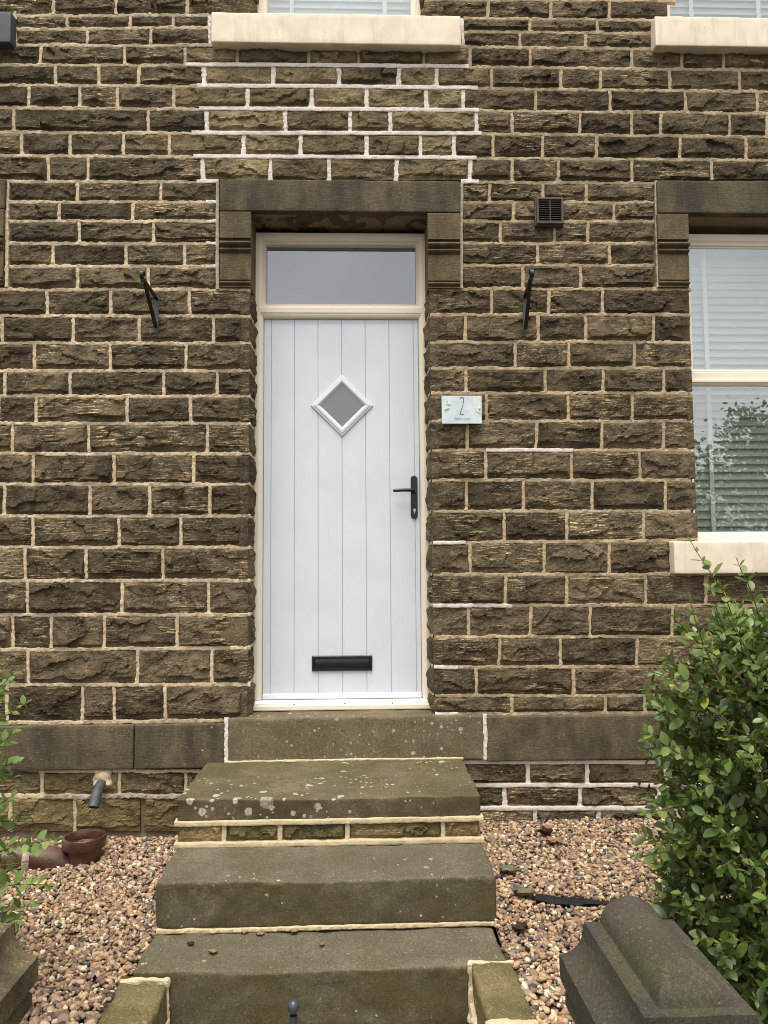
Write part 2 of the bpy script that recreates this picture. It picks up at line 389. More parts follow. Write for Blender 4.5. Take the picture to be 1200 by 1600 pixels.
def glass(name, tint=(0.9, 0.94, 0.93), ior=0.08, rough=0.0, body=None, bodyf=0.0, wav=0.0):
    n = N(name); t = n.t
    t.nodes.remove(n.b)
    lw = n.n('LayerWeight'); lw.inputs[0].default_value = 0.5
    frs = n.m_('ADD', n.m_('MULTIPLY', n.m_('POWER', lw.outputs['Facing'], 5.0), 1 - ior), ior)
    gl = n.n('BsdfGlossy'); gl.inputs['Roughness'].default_value = rough
    tr = n.n('BsdfTransparent'); tr.inputs[0].default_value = (*tint, 1)
    inner = tr.outputs[0]
    if body:
        df = n.n('BsdfDiffuse'); n.set(df.inputs[0], body)
        mx0 = n.n('MixShader'); mx0.inputs[0].default_value = bodyf; n.l(inner, mx0.inputs[1]); n.l(df.outputs[0], mx0.inputs[2]); inner = mx0.outputs[0]
    if wav:
        bp = n.n('Bump'); bp.inputs['Strength'].default_value = wav; bp.inputs['Distance'].default_value = 0.01
        n.l(n.noise(3, 2), bp.inputs['Height']); n.l(bp.outputs[0], gl.inputs['Normal'])
    mx = n.n('MixShader'); n.l(frs, mx.inputs[0]); n.l(inner, mx.inputs[1]); n.l(gl.outputs[0], mx.inputs[2])
    n.l(mx.outputs[0], n.out.inputs[0]); return n.m
M['glass'] = glass('double_glazing', ior=0.21, wav=0.0)
M['frost'] = glass('satin_glass', (0.6, 0.65, 0.7), 0.27, 0.03, (0.070, 0.098, 0.130), 0.9)  # blue-grey diffuse body tinted to carry part of the reflected sky
M['frost2'] = glass('satin_glass_dark', (0.5, 0.5, 0.55), 0.16, 0.08, (0.10, 0.10, 0.115), 0.9)

def attr_mat(name, rough=0.8, spec=0.3, transl=0.0, grain=0.0):
    n = N(name); a = n.n('Attribute', attribute_name='tint'); col = a.outputs[0]
    if grain: col = n.mix(n.mr(n.noise(grain, 3, 0.7), 0.35, 0.7, 0, 0.45), col, n.mix(0.5, col, (0.1, 0.07, 0.05)))
    n.fin(col, rough, spec)
    if transl:
        tl = n.n('BsdfTranslucent'); n.l(n.mix(0.5, col, (0.25, 0.38, 0.04)), tl.inputs[0])
        mx = n.n('MixShader'); mx.inputs[0].default_value = transl; n.l(n.b.outputs[0], mx.inputs[1]); n.l(tl.outputs[0], mx.inputs[2]); n.l(mx.outputs[0], n.out.inputs[0])
    return n.m
M['pebble'] = attr_mat('pebbles', 0.75, 0.3, grain=150)
M['leaf'] = attr_mat('privet_leaf', 0.36, 0.5, 0.18)
n = N('privet_leaf_single'); oi = n.n('ObjectInfo')
col = n.mix(oi.outputs['Random'], (0.115, 0.178, 0.040), (0.215, 0.290, 0.075)); n.fin(col, 0.42, 0.42)
tl = n.n('BsdfTranslucent'); n.l(col, tl.inputs[0]); mx = n.n('MixShader'); mx.inputs[0].default_value = 0.25
n.l(n.b.outputs[0], mx.inputs[1]); n.l(tl.outputs[0], mx.inputs[2]); n.l(mx.outputs[0], n.out.inputs[0]); M['leaf1'] = n.m
M['twig'] = painted('twig_bark', (0.17, 0.11, 0.058), 0.85, 0.25, 0.2, 60)
M['dead'] = painted('dead_leaf', (0.30, 0.19, 0.09), 0.8, 0.3, 0.2, 60)
M['deadgrey'] = painted('bleached_leaf', (0.17, 0.155, 0.095), 0.85, 0.25, 0.2, 60)
M['deadd'] = painted('dark_dead_leaf', (0.06, 0.032, 0.018), 0.8, 0.3, 0.2, 60)
M['bark'] = painted('tree_bark', (0.08, 0.062, 0.045), 0.9, 0.3, 0.2, 25)
n = N('gravel_bed'); M['bed'] = n.fin(n.mix(n.mr(n.noise(60, 4), 0.35, 0.65), (0.06, 0.042, 0.03), (0.15, 0.105, 0.07)), 0.95)
n = N('asphalt'); M['asphalt'] = n.fin(n.mix(n.mr(n.noise(40, 5), 0.35, 0.65), (0.045, 0.045, 0.045), (0.075, 0.072, 0.068)), 0.9)
n = N('paving'); M['paving'] = n.fin(n.mix(n.mr(n.noise(6, 5), 0.35, 0.65), (0.17, 0.15, 0.11), (0.24, 0.21, 0.16)), 0.9)

# ------------------------------------------------------------------ ground
YP = -0.035        # plinth / threshold face
gm = MB(); gm.add([(-400, -400, 0.06), (400, -400, 0.06), (400, 400, 0.06), (-400, 400, 0.06)], [(0, 1, 2, 3)])
tag(gm.build('ground', M['asphalt']), kind='structure')
pm = MB(); pm.box(-0.66, 0.37, -6.0, -1.33, 0.0, 0.10, 0.004); tag(pm.build('path', M['paving']), kind='structure')
def gz(x, y):
    """gravel level"""
    x = np.asarray(x, float); y = np.asarray(y, float)
    t = np.clip(-y / 1.5, 0, 1.4)
    zl = 0.300 - 0.030 * t; zr = 0.352 - 0.055 * t
    z = np.where(x < -0.1, zl, zr)
    return z + 0.012 * fbm(x * 2.5, y * 2.5, 0, 77, 2)
for sx0, sx1 in ((-2.9, -0.785), (0.5085, 3.4)):
    nx, ny = 60, 60
    X, Y = np.meshgrid(np.linspace(sx0, sx1, nx), np.linspace(-2.6, 0.02, ny), indexing='ij')
    Z = gz(X, Y) - 0.012
    V = np.stack([X.ravel(), Y.ravel(), Z.ravel()], 1); I = np.arange(nx * ny).reshape(nx, ny)
    tag(put('gravel_bed', mesh('gravel_bed', V, np.stack([I[:-1, :-1], I[1:, :-1], I[1:, 1:], I[:-1, 1:]], -1).reshape(-1, 4).tolist(), True), M['bed']), kind='structure')

# ------------------------------------------------------------------ house
house = tag(empty('terraced_house', (0, 0, 0.3)), 'dark gritstone terraced house front with pale blue-grey door and cream window frames', 'house')
OL, OR = -0.592, 0.385           # door opening
WL, WR = 1.82, 2.76              # right-hand window opening
UL, UR = -0.585, 0.372           # window above the door
UWL, UWR = 1.76, 2.70            # upper right-hand window
ZT = 6.0
XA, XB = -2.75, 3.35
def slab(mb, x0, x1, z0, z1, holes, y0, y1):
    xs = sorted({x0, x1, *[h[0] for h in holes], *[h[1] for h in holes]}); zs = sorted({z0, z1, *[h[2] for h in holes], *[h[3] for h in holes]})
    for i in range(len(xs) - 1):
        for j in range(len(zs) - 1):
            cx, cz = (xs[i] + xs[i + 1]) / 2, (zs[j] + zs[j + 1]) / 2
            if any(h[0] < cx < h[1] and h[2] < cz < h[3] for h in holes): continue
            mb.box(xs[i], xs[i + 1], y0, y1, zs[j], zs[j + 1])
holes = [(OL - .01, OR + .01, 0.90, 3.612), (WL - .01, WR + .01, 1.80, 3.615), (UL - .01, UR + .01, 4.70, 5.9), (UWL - .01, UWR + .01, 4.72, 5.9)]
mb = MB(); slab(mb, XA, XB, 0.0, ZT, holes, 0.012, 0.32)
wall = mb.build('wall', M['backing'], house)
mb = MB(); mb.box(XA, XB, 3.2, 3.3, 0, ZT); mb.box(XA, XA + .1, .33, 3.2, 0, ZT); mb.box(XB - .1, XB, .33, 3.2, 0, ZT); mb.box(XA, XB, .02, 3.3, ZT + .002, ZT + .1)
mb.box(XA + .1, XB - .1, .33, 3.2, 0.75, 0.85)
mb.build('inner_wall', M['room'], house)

# ---- rock-faced stones
rng = np.random.default_rng(5)
def stone_arrays(q, seed, ml=0.0, mr=0.0, rl=None, rr=None, res=0.0075, bulge=(0.008, 0.018)):
    """q = (bl, br, tl, tr) corners (x,z); ml/mr drafted margins; rl/rr depth of a returned side"""
    r = np.random.default_rng(seed)
    bl, br, tl, tr = [np.array(c, float) for c in q]
    W_ = np.linalg.norm(br - bl); H_ = np.linalg.norm(tl - bl)
    nu = max(6, int(W_ / res)); nv = max(6, int(H_ / res))
    u, v = np.meshgrid(np.linspace(0, 1, nu + 1), np.linspace(0, 1, nv + 1), indexing='ij')
    so_ = seed * 3.17 % 97
    # uneven outline
    ex = 0.0035 * fbm(v * H_ * 25, so_ + 0 * u, 1.3, seed, 2); ez = 0.0035 * fbm(u * W_ * 18, so_ + 0 * u, 7.7, seed, 2)
    X = (bl[0] * (1 - u) + br[0] * u) * (1 - v) + (tl[0] * (1 - u) + tr[0] * u) * v
    Z = (bl[1] * (1 - u) + br[1] * u) * (1 - v) + (tl[1] * (1 - u) + tr[1] * u) * v
    a, b = u * W_, v * H_
    dl, dr, db, dt = a, W_ - a, b, H_ - b
    B = r.uniform(*bulge)
    core = B + r.uniform(-.010, .010) * (u - .5) + r.uniform(-.012, .004) * (v - .5)
    wx = a + 0.022 * fbm(a * 26, b * 26, so_, seed + 1, 3); wz = b + 0.016 * fbm(a * 26, b * 26, so_ + 9, seed + 2, 3)
    ns = int(W_ / 0.055) + 3
    sx = r.uniform(0, W_, ns); sz = r.uniform(0, H_, ns); so2 = r.normal(0, 0.0032, ns); gx = r.normal(0, 0.08, ns); gzz = r.normal(-0.03, 0.11, ns)
    dd = ((wx[..., None] - sx) / 2.0) ** 2 + (wz[..., None] - sz) ** 2
    k = dd.argmin(-1)
    facet = so2[k] + gx[k] * (a - sx[k]) + gzz[k] * (b - sz[k])
    p = core + facet + 0.0034 * fbm(a * 24, b * 44, so_, seed + 3, 4)
    n1 = 0.5 + 0.5 * fbm(a * 13, so_ + 0 * a, 3.3, seed + 4, 3)
    jag = H_ * (r.uniform(0.0, 0.10) + r.uniform(0.03, 0.24) * np.clip(n1, 0, 1.2))
    pb = 0.002 + db * r.uniform(.05, .3) + np.maximum(db - jag, 0) * r.uniform(1.6, 4.2)
    n2 = np.clip(0.5 + 0.5 * fbm(a * 11, so_ + 5 + 0 * a, 8.3, seed + 6, 3), 0, 1.2)
    pt = 0.003 + dt * r.uniform(0.5, 1.2) + np.maximum(dt - 0.012 * n2, 0) * r.uniform(0.8, 2.2)
    es = 0.010 * np.clip(0.5 + fbm(b * 30, so_ + 0 * b, 2.2, seed + 7, 2), 0, 1.5)
    pl = 0.003 + dl * 0.4 + np.maximum(dl - es, 0) * r.uniform(0.9, 2.6); pr = 0.003 + dr * 0.4 + np.maximum(dr - es[::-1], 0) * r.uniform(0.9, 2.6)
    if ml: pl = np.where(dl < ml, 0.008 + 0.0012 * np.sin(b * 900), 0.006 + (dl - ml) * 2.2)
    if mr: pr = np.where(dr < mr, 0.008 + 0.0012 * np.sin(b * 900), 0.006 + (dr - mr) * 2.2)
    p = np.minimum.reduce([p, pb if not (ml or mr) else np.where((dl < ml) | (dr < mr), 1, pb), pt, pl, pr])
    p = np.maximum(p, 0.0015) + 0.0015 * fbm(a * 110, b * 130, so_, seed + 8, 2)
    edge = (u == 0) | (u == 1)
    X = X + np.where(edge & (ml + mr == 0), ex, 0); Z = Z + np.where((v == 0) | (v == 1), ez, 0)
    V = np.stack([X.ravel(), -p.ravel(), Z.ravel()], 1)
    I = np.arange((nu + 1) * (nv + 1)).reshape(nu + 1, nv + 1)
    Fq = [np.stack([I[:-1, :-1], I[1:, :-1], I[1:, 1:], I[:-1, 1:]], -1).reshape(-1, 4)]
    off = len(V); Vs = [V]
    # skirts
    def skirt(line, flip):
        nonlocal off
        m = len(line); vb = V[line].copy(); vb[:, 1] = 0.03; Vs.append(vb)
        j = np.arange(m) + off; f = np.stack([line[:-1], line[1:], j[1:], j[:-1]], -1)
        Fq.append(f[:, ::-1] if flip else f); off += m
    skirt(I[:, 0], True); skirt(I[:, -1], False)
    for side, dep, line in ((-1, rl, I[0, :]), (1, rr, I[-1, :])):
        if not dep: skirt(line, side > 0); continue
        kd = 14; m = len(line); base = V[line]
        rows = [line]
        for d_ in range(1, kd + 1):
            t = d_ / kd; yy = base[:, 1] * (1 - t) + dep * t
            dep_m = t * dep
            zz = base[:, 2]; vv = np.linspace(0, 1, m)
            bl_ = np.clip((dep_m - 0.035) / 0.02, 0, 1) * np.clip((1.02 - t) / 0.12, 0, 1) * np.clip(np.minimum(vv, 1 - vv) / 0.12, 0, 1)
            out = bl_ * (0.014 + 0.011 * fbm(zz * 22, dep_m * 22 + 0 * zz, so_, seed + 11, 3))
            vb = np.stack([base[:, 0] + side * out, yy, zz], 1); Vs.append(vb)
            rows.append(np.arange(m) + off); off += m
        for d_ in range(kd):
            f = np.stack([rows[d_][:-1], rows[d_][1:], rows[d_ + 1][1:], rows[d_ + 1][:-1]], -1)
            Fq.append(f[:, ::-1] if side > 0 else f)
    return np.concatenate(Vs), np.concatenate(Fq)
SEED = [100]
far_v, far_f, far_n = [], [], [0]
def stone(q, mat='rock', far=False, **k):
    SEED[0] += 1
    if far: k['res'] = 0.014
    V, Fq = stone_arrays(q, SEED[0], **k)
    if far:
        far_v.append(V); far_f.append(Fq + far_n[0]); far_n[0] += len(V); return
    me = mesh('stone', V, Fq.tolist(), False)
    put('stone', me, M[mat], wall)

# ---- mortar ribbons
rib = {k: MB() for k in ('mortar', 'tan_mortar', 'fresh', 'grey_mortar', 'yellow_mortar')}
def ribbon(pts, t=0.010, yf=-0.006, kind='mortar', y_back=0.014, rough=1.0, mbx=None, y0=0.0):
    SEED[0] += 1; sd_ = SEED[0]
    pts = np.array(pts, float); seg = np.linalg.norm(np.diff(pts, axis=0), axis=1); L = np.concatenate([[0], np.cumsum(seg)])
    n_ = max(2, int(L[-1] / 0.006)); s_ = np.linspace(0, L[-1], n_ + 1)
    c = np.stack([np.interp(s_, L, pts[:, 0]), np.interp(s_, L, pts[:, 1])], 1)
    tg = np.gradient(c, axis=0); tg /= np.linalg.norm(tg, axis=1, keepdims=True); nm = np.stack([-tg[:, 1], tg[:, 0]], 1)
    wob = 0.0022 * rough * fbm(s_ * 9, sd_ * 1.7 + 0 * s_, 0, sd_, 3)
    c = c + nm * wob[:, None]
    def rag(q): return 1 + rough * (0.20 * fbm(s_ * 16, q + 0 * s_, 0, sd_ + 1, 2) + 0.22 * fbm(s_ * 75, q + 5 + 0 * s_, 0, sd_ + 2, 2))
    ta = t * rag(3.1); tb = t * rag(8.1)
    yy = y0 + yf + 0.0022 * rough * fbm(s_ * 60, 4.1 + 0 * s_, 0, sd_ + 3, 2); y2 = y0 + yf + 0.0022 * rough * fbm(s_ * 60, 6.7 + 0 * s_, 0, sd_ + 4, 2)
    rows = []
    for dn, y in ((-ta - 0.0015, y_back + y0 + 0 * yy), (-ta, y2 + 0.0015), (-ta * .5, y2), (tb * .5, yy), (tb, yy + 0.0015), (tb + 0.0015, y_back + y0 + 0 * yy)):
        rows.append(np.stack([c[:, 0] + nm[:, 0] * dn, y, c[:, 1] + nm[:, 1] * dn], 1))
    m = n_ + 1; V = np.concatenate(rows); F = []
    for k in range(len(rows) - 1):
        for i in range(n_): F.append((k * m + i, k * m + i + 1, (k + 1) * m + i + 1, (k + 1) * m + i))
    F.append([k * m for k in range(len(rows))][::-1]); F.append([k * m + n_ for k in range(len(rows))])
    (mbx or rib[kind]).add(V, F)
def rib_reveal(x, z, y0, y1, kind='mortar', t=0.009):
    """bed joint turning into a reveal (runs along y on a side face)"""
    SEED[0] += 1
    sgn = 1 if x < 0 or x > 1.5 else -1
    s_ = np.linspace(y0, y1, 16); o = 0.006 + 0.003 * fbm(s_ * 30, 2.0, 0, SEED[0], 2)
    o = o * np.clip((s_ - y0) / 0.03 + .4, 0, 1)
    V = []; F = []
    for dz, k in ((-t, -.4), (-t * .7, 1), (t * .7, 1), (t, -.4)):
        for i, y in enumerate(s_): V.append((x + sgn * o[i] * k, y, z + dz + 0.0015 * math.sin(i * 1.7 + z * 50)))
    for k in range(3):
        for i in range(15): F.append((k * 16 + i, k * 16 + i + 1, (k + 1) * 16 + i + 1, (k + 1) * 16 + i))
    rib[kind].add(V, F)

def bz(bed, px):
    """pixel height of a bed at px"""
    if isinstance(bed, (int, float)): return float(bed)
    return float(np.interp(px, [b[0] for b in bed], [b[1] for b in bed]))
def pt(px, bed, Y=0.0):
    p = P(px, bz(bed, px), Y); return p[0], p[2]
JW = 0.0085   # half joint
def quad_px(x0, x1, bt, bb, g0=JW, g1=JW, gz_=0.0095):
    a = pt(x0, bb); b = pt(x1, bb); c = pt(x0, bt); d = pt(x1, bt)
    return [(a[0] + g0, a[1] + gz_), (b[0] - g1, b[1] + gz_), (c[0] + g0, c[1] - gz_), (d[0] - g1, d[1] - gz_)]
def fixx(q, xl=None, xr=None):
    if xl is not None: q[0] = (xl, q[0][1]); q[2] = (xl, q[2][1])
    if xr is not None: q[1] = (xr, q[1][1]); q[3] = (xr, q[3][1])
    return q
def inclean(xm, ym): return 318 < xm < 738 and 74 < ym < 284
def course(bt, bb, xs, xl=None, xr=None, mat=None, kind=None, rl=None, rr=None, ml=0, mr=0, skip=()):
    """xs: ends and joints in pixels"""
    for i in range(len(xs) - 1):
        x0, x1 = xs[i], xs[i + 1]
        first, last = i == 0, i == len(xs) - 2
        q = quad_px(x0, x1, bt, bb)
        if first and xl is not None: fixx(q, xl=xl)
        if last and xr is not None: fixx(q, xr=xr)
        xm, ym = (x0 + x1) / 2, (bz(bt, (x0 + x1) / 2) + bz(bb, (x0 + x1) / 2)) / 2
        far = x1 < -8 or x0 > 1208 or ym < -12
        mt = mat[i] if isinstance(mat, (list, tuple)) else (mat or ('rock_clean' if inclean(xm, ym) else 'rock'))
        stone(q, mt, far=far, rl=rl if first else None, rr=rr if last else None, ml=ml if first else 0, mr=mr if last else 0)
    for x in xs[1:-1]:
        if x in skip: continue
        ym = (bz(bt, x) + bz(bb, x)) / 2
        k = kind or ('fresh' if (312 < x < 748 and 100 < ym < 284) else ('grey_mortar' if (312 < x < 748 and 72 < ym < 104) else 'mortar'))
        a = pt(x, bb); b = pt(x, bt); jx = rng.uniform(-.002, .002)
        big = k == 'fresh'
        ribbon([(a[0] + jx, a[1] + .006), (b[0] - jx, b[1] - .006)], 0.0132 if big else 0.0094, -0.006 if big else -0.0042, 'tan_mortar' if (k == 'mortar' and x > 600) else k, rough=1.0)
def bed(b, x0, x1, kind='mortar', t=0.0098, yf=-0.0042, rough=1.2):
    if kind == 'mortar' and min(x0, x1) > 600 and bz(b, x0) < 1140: kind = 'tan_mortar'
    if kind == 'mortar' and x0 < 500 and x1 > 760: bed(b, x0, 560, kind, t, yf, rough); x0 = 560; kind = 'tan_mortar'
    xs = np.linspace(x0, x1, max(2, int(abs(x1 - x0) / 40) + 2))
    ribbon([pt(x, b) for x in xs], t, yf, kind, rough=rough)
def rnd_ext(x0, x1, step=95):
    out = []; x = x0; s_ = 1 if x1 > x0 else -1
    while True:
        x += s_ * rng.uniform(.6, 1.45) * step
        if (x - x1) * s_ > -25: break
        out.append(x)
    return sorted(out + [x1])
LX, RX = -205, 1500
bT = [(-300, -12), (390, -8), (660, 0), (1050, 2), (1600, 7)]
b0 = [(-300, 27), (25, 25), (330, 24), (720, 29), (1020, 32.5), (1600, 38)]
b1 = [(-300, 47), (26, 46), (327, 44), (723, 50), (1019, 53), (1600, 58)]
b2 = [(-300, 71), (26, 71), (327, 72), (720, 74), (1023, 77), (1600, 84)]
b3 = [(-300, 102), (0, 102), (340, 102.5), (480, 103), (800, 106), (1200, 110.5), (1600, 114)]
b4 = [(-300, 131), (0, 133), (340, 135.5), (480, 136), (800, 139.5), (1200, 144), (1600, 148)]
b5 = [(-300, 167), (0, 169), (340, 171), (480, 171.5), (760, 173.5), (1200, 178), (1600, 182)]
b6 = [(-300, 206), (0, 207), (340, 209), (480, 209), (780, 210), (1200, 214.5), (1600, 218)]
b7 = [(-300, 241), (0, 243), (340, 246), (480, 246), (760, 248), (1200, 251), (1600, 254)]
b8 = [(-300, 281), (15, 284), (343, 284.5), (720, 284.5), (1020, 287), (1040, 283), (1600, 281)]
full = [
 (b2, b3, [64, 194.6, 289.5, 371, 483, 560, 662.5, 734, 828, 987, 1065, 1131]),
 (b3, b4, [87, 155, 217, 319, 427, 530, 623, 682, 768, 876, 938, 1046, 1155]),
 (b4, b5, [45.5, 125, 183.5, 272, 387, 487, 573, 666, 723.5, 837, 953, 1071, 1183]),
 (b5, b6, [22, 232, 323, 446, 547, 610, 744, 800, 906, 987, 1032, 1140, 1198]),
 (b6, b7, [34, 110, 193, 265, 381, 470, 573, 657, 709, 770, 848, 932, 1062, 1165]),
 (b7, b8, [76, 138, 317, 423, 514, 619, 734, 800, 872, 987, 1112])]
for bt, bb, j in full:
    course(bt, bb, rnd_ext(j[0], LX) + j + rnd_ext(j[-1], RX))
# courses beside the upper windows
a0 = [(-300, -52), (1600, -42)]
a1 = [(-300, -94), (1600, -84)]
a2 = [(-300, -138), (1600, -128)]
for bt, bb, jl, jr in ((bT, b0, [84, 181, 293], [762, 860, 952]), (a0, bT, [40, 150, 260], [720, 815, 925]), (a1, a0, [90, 200, 300], [755, 850, 960]), (a2, a1, [45, 160, 240], [730, 830, 930])):
    course(bt, bb, rnd_ext(jl[0], LX) + jl + [393], xr=UL, rr=0.12)
    course(bt, bb, [664] + jr + [1056], xl=UR, xr=UWL, rl=0.12, rr=0.12)
    bed(bt, LX, 393); bed(bt, 664, 1056)
course(b0, b1, [26, 105, 204, 271, 327]); course(b1, b2, [26, 136.5, 235, 327])
course(b0, b1, [723, 828, 933, 1019]); course(b1, b2, [723, 812, 914.6, 1019])
bed(b0, LX, 327); bed(b0, 724, 1019, yf=-.005); bed(b1, 26, 327); bed(b1, 724, 1019)
ribbon([pt(24, 18), pt(24, 70)], .008); ribbon([pt(1019, 31), pt(1021, 77)], .009); ribbon([pt(327, 24), pt(328, 72)], .008, kind='fresh'); ribbon([pt(722, 29), pt(724, 74)], .009, kind='fresh')
bed(b2, LX, 275); bed(b2, 275, 735, 'grey_mortar', .010, -.008); bed(b2, 735, RX)
for b, fl, fr_ in ((b3, 292, 732), (b4, 308, 746), (b5, 312, 748), (b6, 300, 752), (b7, 303, 744)):
    bed(b, LX, fl); bed(b, fl, fr_, 'fresh', .0112, -.012, 0.45); bed(b, fr_, RX)
bed(b8, LX, 308); bed(b8, 308, 342, 'fresh', .011, -.012, .5); bed(b8, 720, 748, 'fresh', .011, -.012, .5); bed(b8, 748, 1024)
# beside the door lintel
Lb = [284, 316, 346, 381, 416.5, 453]
Rb = [287, 317, 346.5, 380.5, 415, 452]
for i, (jl, jr) in enumerate((([121.5, 252], [764.6, 848, 916]), ([93, 207.5], [802.5, 859, 959]), ([124, 240], [782, 866, 918]), ([83, 197, 289], [839.6, 952]), ([121.5, 232], [817, 907]))):
    course(Lb[i], Lb[i + 1], [15] + jl + [340]); course(Rb[i], Rb[i + 1], [721] + jr + [1023])
    if i: bed(Lb[i], 15, 322); bed(Lb[i], 322, 340, 'fresh', .009, -.008, .8); bed(Rb[i], 722, 1022)
ribbon([pt(13, 284), pt(11, 449)], .009, -.012); ribbon([pt(340.5, 286), pt(340, 453)], .0085, -.016, 'grey_mortar', rough=.4)
ribbon([pt(721, 287), pt(720.5, 452)], .008, -.014, 'grey_mortar', rough=.5); ribbon([pt(1025, 284), pt(1028, 450)], .009, -.012, rough=.6)
# main courses
LB = [453, 494, 536.5, 579.5, 619, 662, 709, 756.5, 806.5, 855, 907, 960.5, [(0, 1015), (390, 1012)], [(0, 1070.5), (390, 1069)], [(0, 1129), (360, 1125.5)]]
LJ = [[74, 173.6, 296.5], [4, 114.5, 218, 334], [54, 172.6, 291], [8, 110, 256, 339.5], [57, 199, 298], [20, 139, 324.5], [52, 178.5, 303], [7, 141, 234, 328],
      [52, 186.6, 283], [135, 254.5], [43, 191, 326], [80, 163.5, 277], [44.5, 215, 331], [11, 129.5, 179, 258]]
for i, j in enumerate(LJ):
    e = 389
    course(LB[i], LB[i + 1], rnd_ext(j[0], LX) + j + [e], xr=OL, rr=0.2, mr=0.048 if i < 13 else 0.03)
for i, b in enumerate(LB):
    bed(b, LX, 391 if i not in (14,) else 358)
    if 0 < i < 14: rib_reveal(OL, P(389, bz(b, 389), 0)[2], -0.004, 0.168)
RB = [452, 492, 535, 575.5, 614.5, 658.5, 703.5, 750.5, 799, [(680, 848.5), (1050, 844), (1095, 842)], 897.5, 946, 995, 1042, 1087, [(680, 1116), (1080, 1113.5)]]
RJ = [[768, 857, 941], [726.6, 841, 915, 1021], [805, 888.6, 990.75], [728, 851.7, 942, 1037], [760, 887.7, 987.6], [730, 838, 940, 1036.6], [759, 892.6, 999.75],
      [729, 817.5, 924.6, 1039], [788, 885, 1005], [734, 850, 951.6], [789.6, 885, 1008.75, 1103], [732, 828.75, 922, 1049.7, 1165], [780.6, 875, 995, 1114.5], [743.7, 896, 1049.7], [800, 945.75, 1007]]
for i, j in enumerate(RJ):
    if i < 9:
        course(RB[i], RB[i + 1], [673] + j + [1083], xl=OR, xr=WL, rl=0.2, rr=0.14, ml=0.042, mr=0.032)
        course(RB[i], RB[i + 1], [1345] + rnd_ext(1345, RX), xl=WR, rl=0.14)
    elif i == 9: course(RB[i], RB[i + 1], [676] + j + [1051], xl=OR, rl=0.2, ml=0.045)
    else: course(RB[i], RB[i + 1], [676] + j + rnd_ext(j[-1], RX), xl=OR, rl=0.2, ml=0.045 if i < 14 else 0)
for i, b in enumerate(RB):
    x1 = 1079 if i < 9 else (1090 if i == 9 else RX)
    x0 = 671 + i * .6
    wh = {6: (759, 894), 9: (676, 727), 11: (676, 800), 13: (678, 715), 15: (680, 715)}.get(i)
    if wh:
        if wh[0] > x0 + 5: bed(b, x0, wh[0], 'mortar')
        bed(b, wh[0], wh[1], 'fresh', .0095, -.012, .6); bed(b, wh[1], x1)
    else: bed(b, x0, x1)
    if 0 < i < 15: rib_reveal(OR, P(673, bz(b, 673), 0)[2], -0.004, 0.168, 'tan_mortar')
# foundation courses
FL_ = [1205, 1243, 1301]
course(FL_[0], FL_[1], rnd_ext(66.5, LX) + [66.5, 187, 290, 345], mat=['rock'] * (len(rnd_ext(66.5, LX))) + ['rock_yellow', 'plinth' if False else 'rock', 'rock'], kind='mortar')
course(FL_[1], FL_[2], rnd_ext(17, LX) + [17, 117, 222, 345], mat='rock_yellow', kind='mortar', skip=(222,))
bed(1204, 62, 345, 'yellow_mortar', .009, -.010); bed(1204, LX, 62, 'grey_mortar', .006, -.004); bed(1243.5, LX, 70, 'yellow_mortar', .011, -.010); bed(1243.5, 70, 345, 'grey_mortar', .011, -.014)
FR_ = [1190, 1226, 1262, 1292]
course(FR_[0], FR_[1], [700, 824, 916.5, 1040, 1150] + rnd_ext(1150, RX), kind='fresh')
course(FR_[1], FR_[2], [700, 788, 905.7, 1027.6, 1120] + rnd_ext(1120, RX), kind='fresh')
course(FR_[2], FR_[3], [700, 835.5, 934.5, 1060, 1170] + rnd_ext(1170, RX), kind='fresh')
for b in FR_[:3]: bed(b, 720, RX, 'fresh', .0105, -.014, .4)
for k, mb in rib.items():
    mb.build({'mortar': 'mortar', 'tan_mortar': 'tan_mortar', 'fresh': 'fresh_mortar', 'grey_mortar': 'grey_mortar', 'yellow_mortar': 'cream_mortar'}[k], M[k], wall, recalc=False)['kind'] = 'stuff'
fo = put('outlying_stonework', mesh('outlying_stonework', np.concatenate(far_v), np.concatenate(far_f).tolist()), M['rock'], wall)
fo['kind'] = 'stuff'

# ---- plinth and threshold
def pz(px, py, Y=YP): return P(px, py, Y)[2]
def pxx(px, py, Y=YP): return P(px, py, Y)[0]
zt, zb = pz(200, 1133), pz(200, 1202)
xs = [-2.7, -2.05, pxx(209, 1165), pxx(353, 1165)]
for i in range(3): block('plinth_stone', (xs[i] + .003, xs[i + 1] - .003 - (.006 if i == 2 else 0), YP, .02, zb, zt), M['plinth'], wall, r=.006, amp=.002, seed=30 + i)
block('threshold', (pxx(353, 1165) + .010, pxx(758, 1165) - .008, YP - .002, .30, .672, .9035), M['thresh'], house, r=.012, amp=.003, seed=40, wear=.6)
zt2, zb2 = pz(900, 1118.5), pz(900, 1188)
xs = [pxx(758, 1165), pxx(1130, 1165), 2.55, 3.3]
for i in range(3): block('plinth_stone', (xs[i] + (.008 if i == 0 else .003), xs[i + 1] - .003, YP, .02, zb2, zt2), M['plinth'], wall, r=.006, amp=.002, seed=44 + i)
mb = MB()
for px in (353.5, 758):
    mb = MB(); ribbon([(pxx(px, 1190), .675), (pxx(px, 1120), .905)], .010, -.002, rough=.8, mbx=mb, y0=YP, y_back=.03)
    mb.build('plinth_joint', M['fresh'], wall, recalc=False)

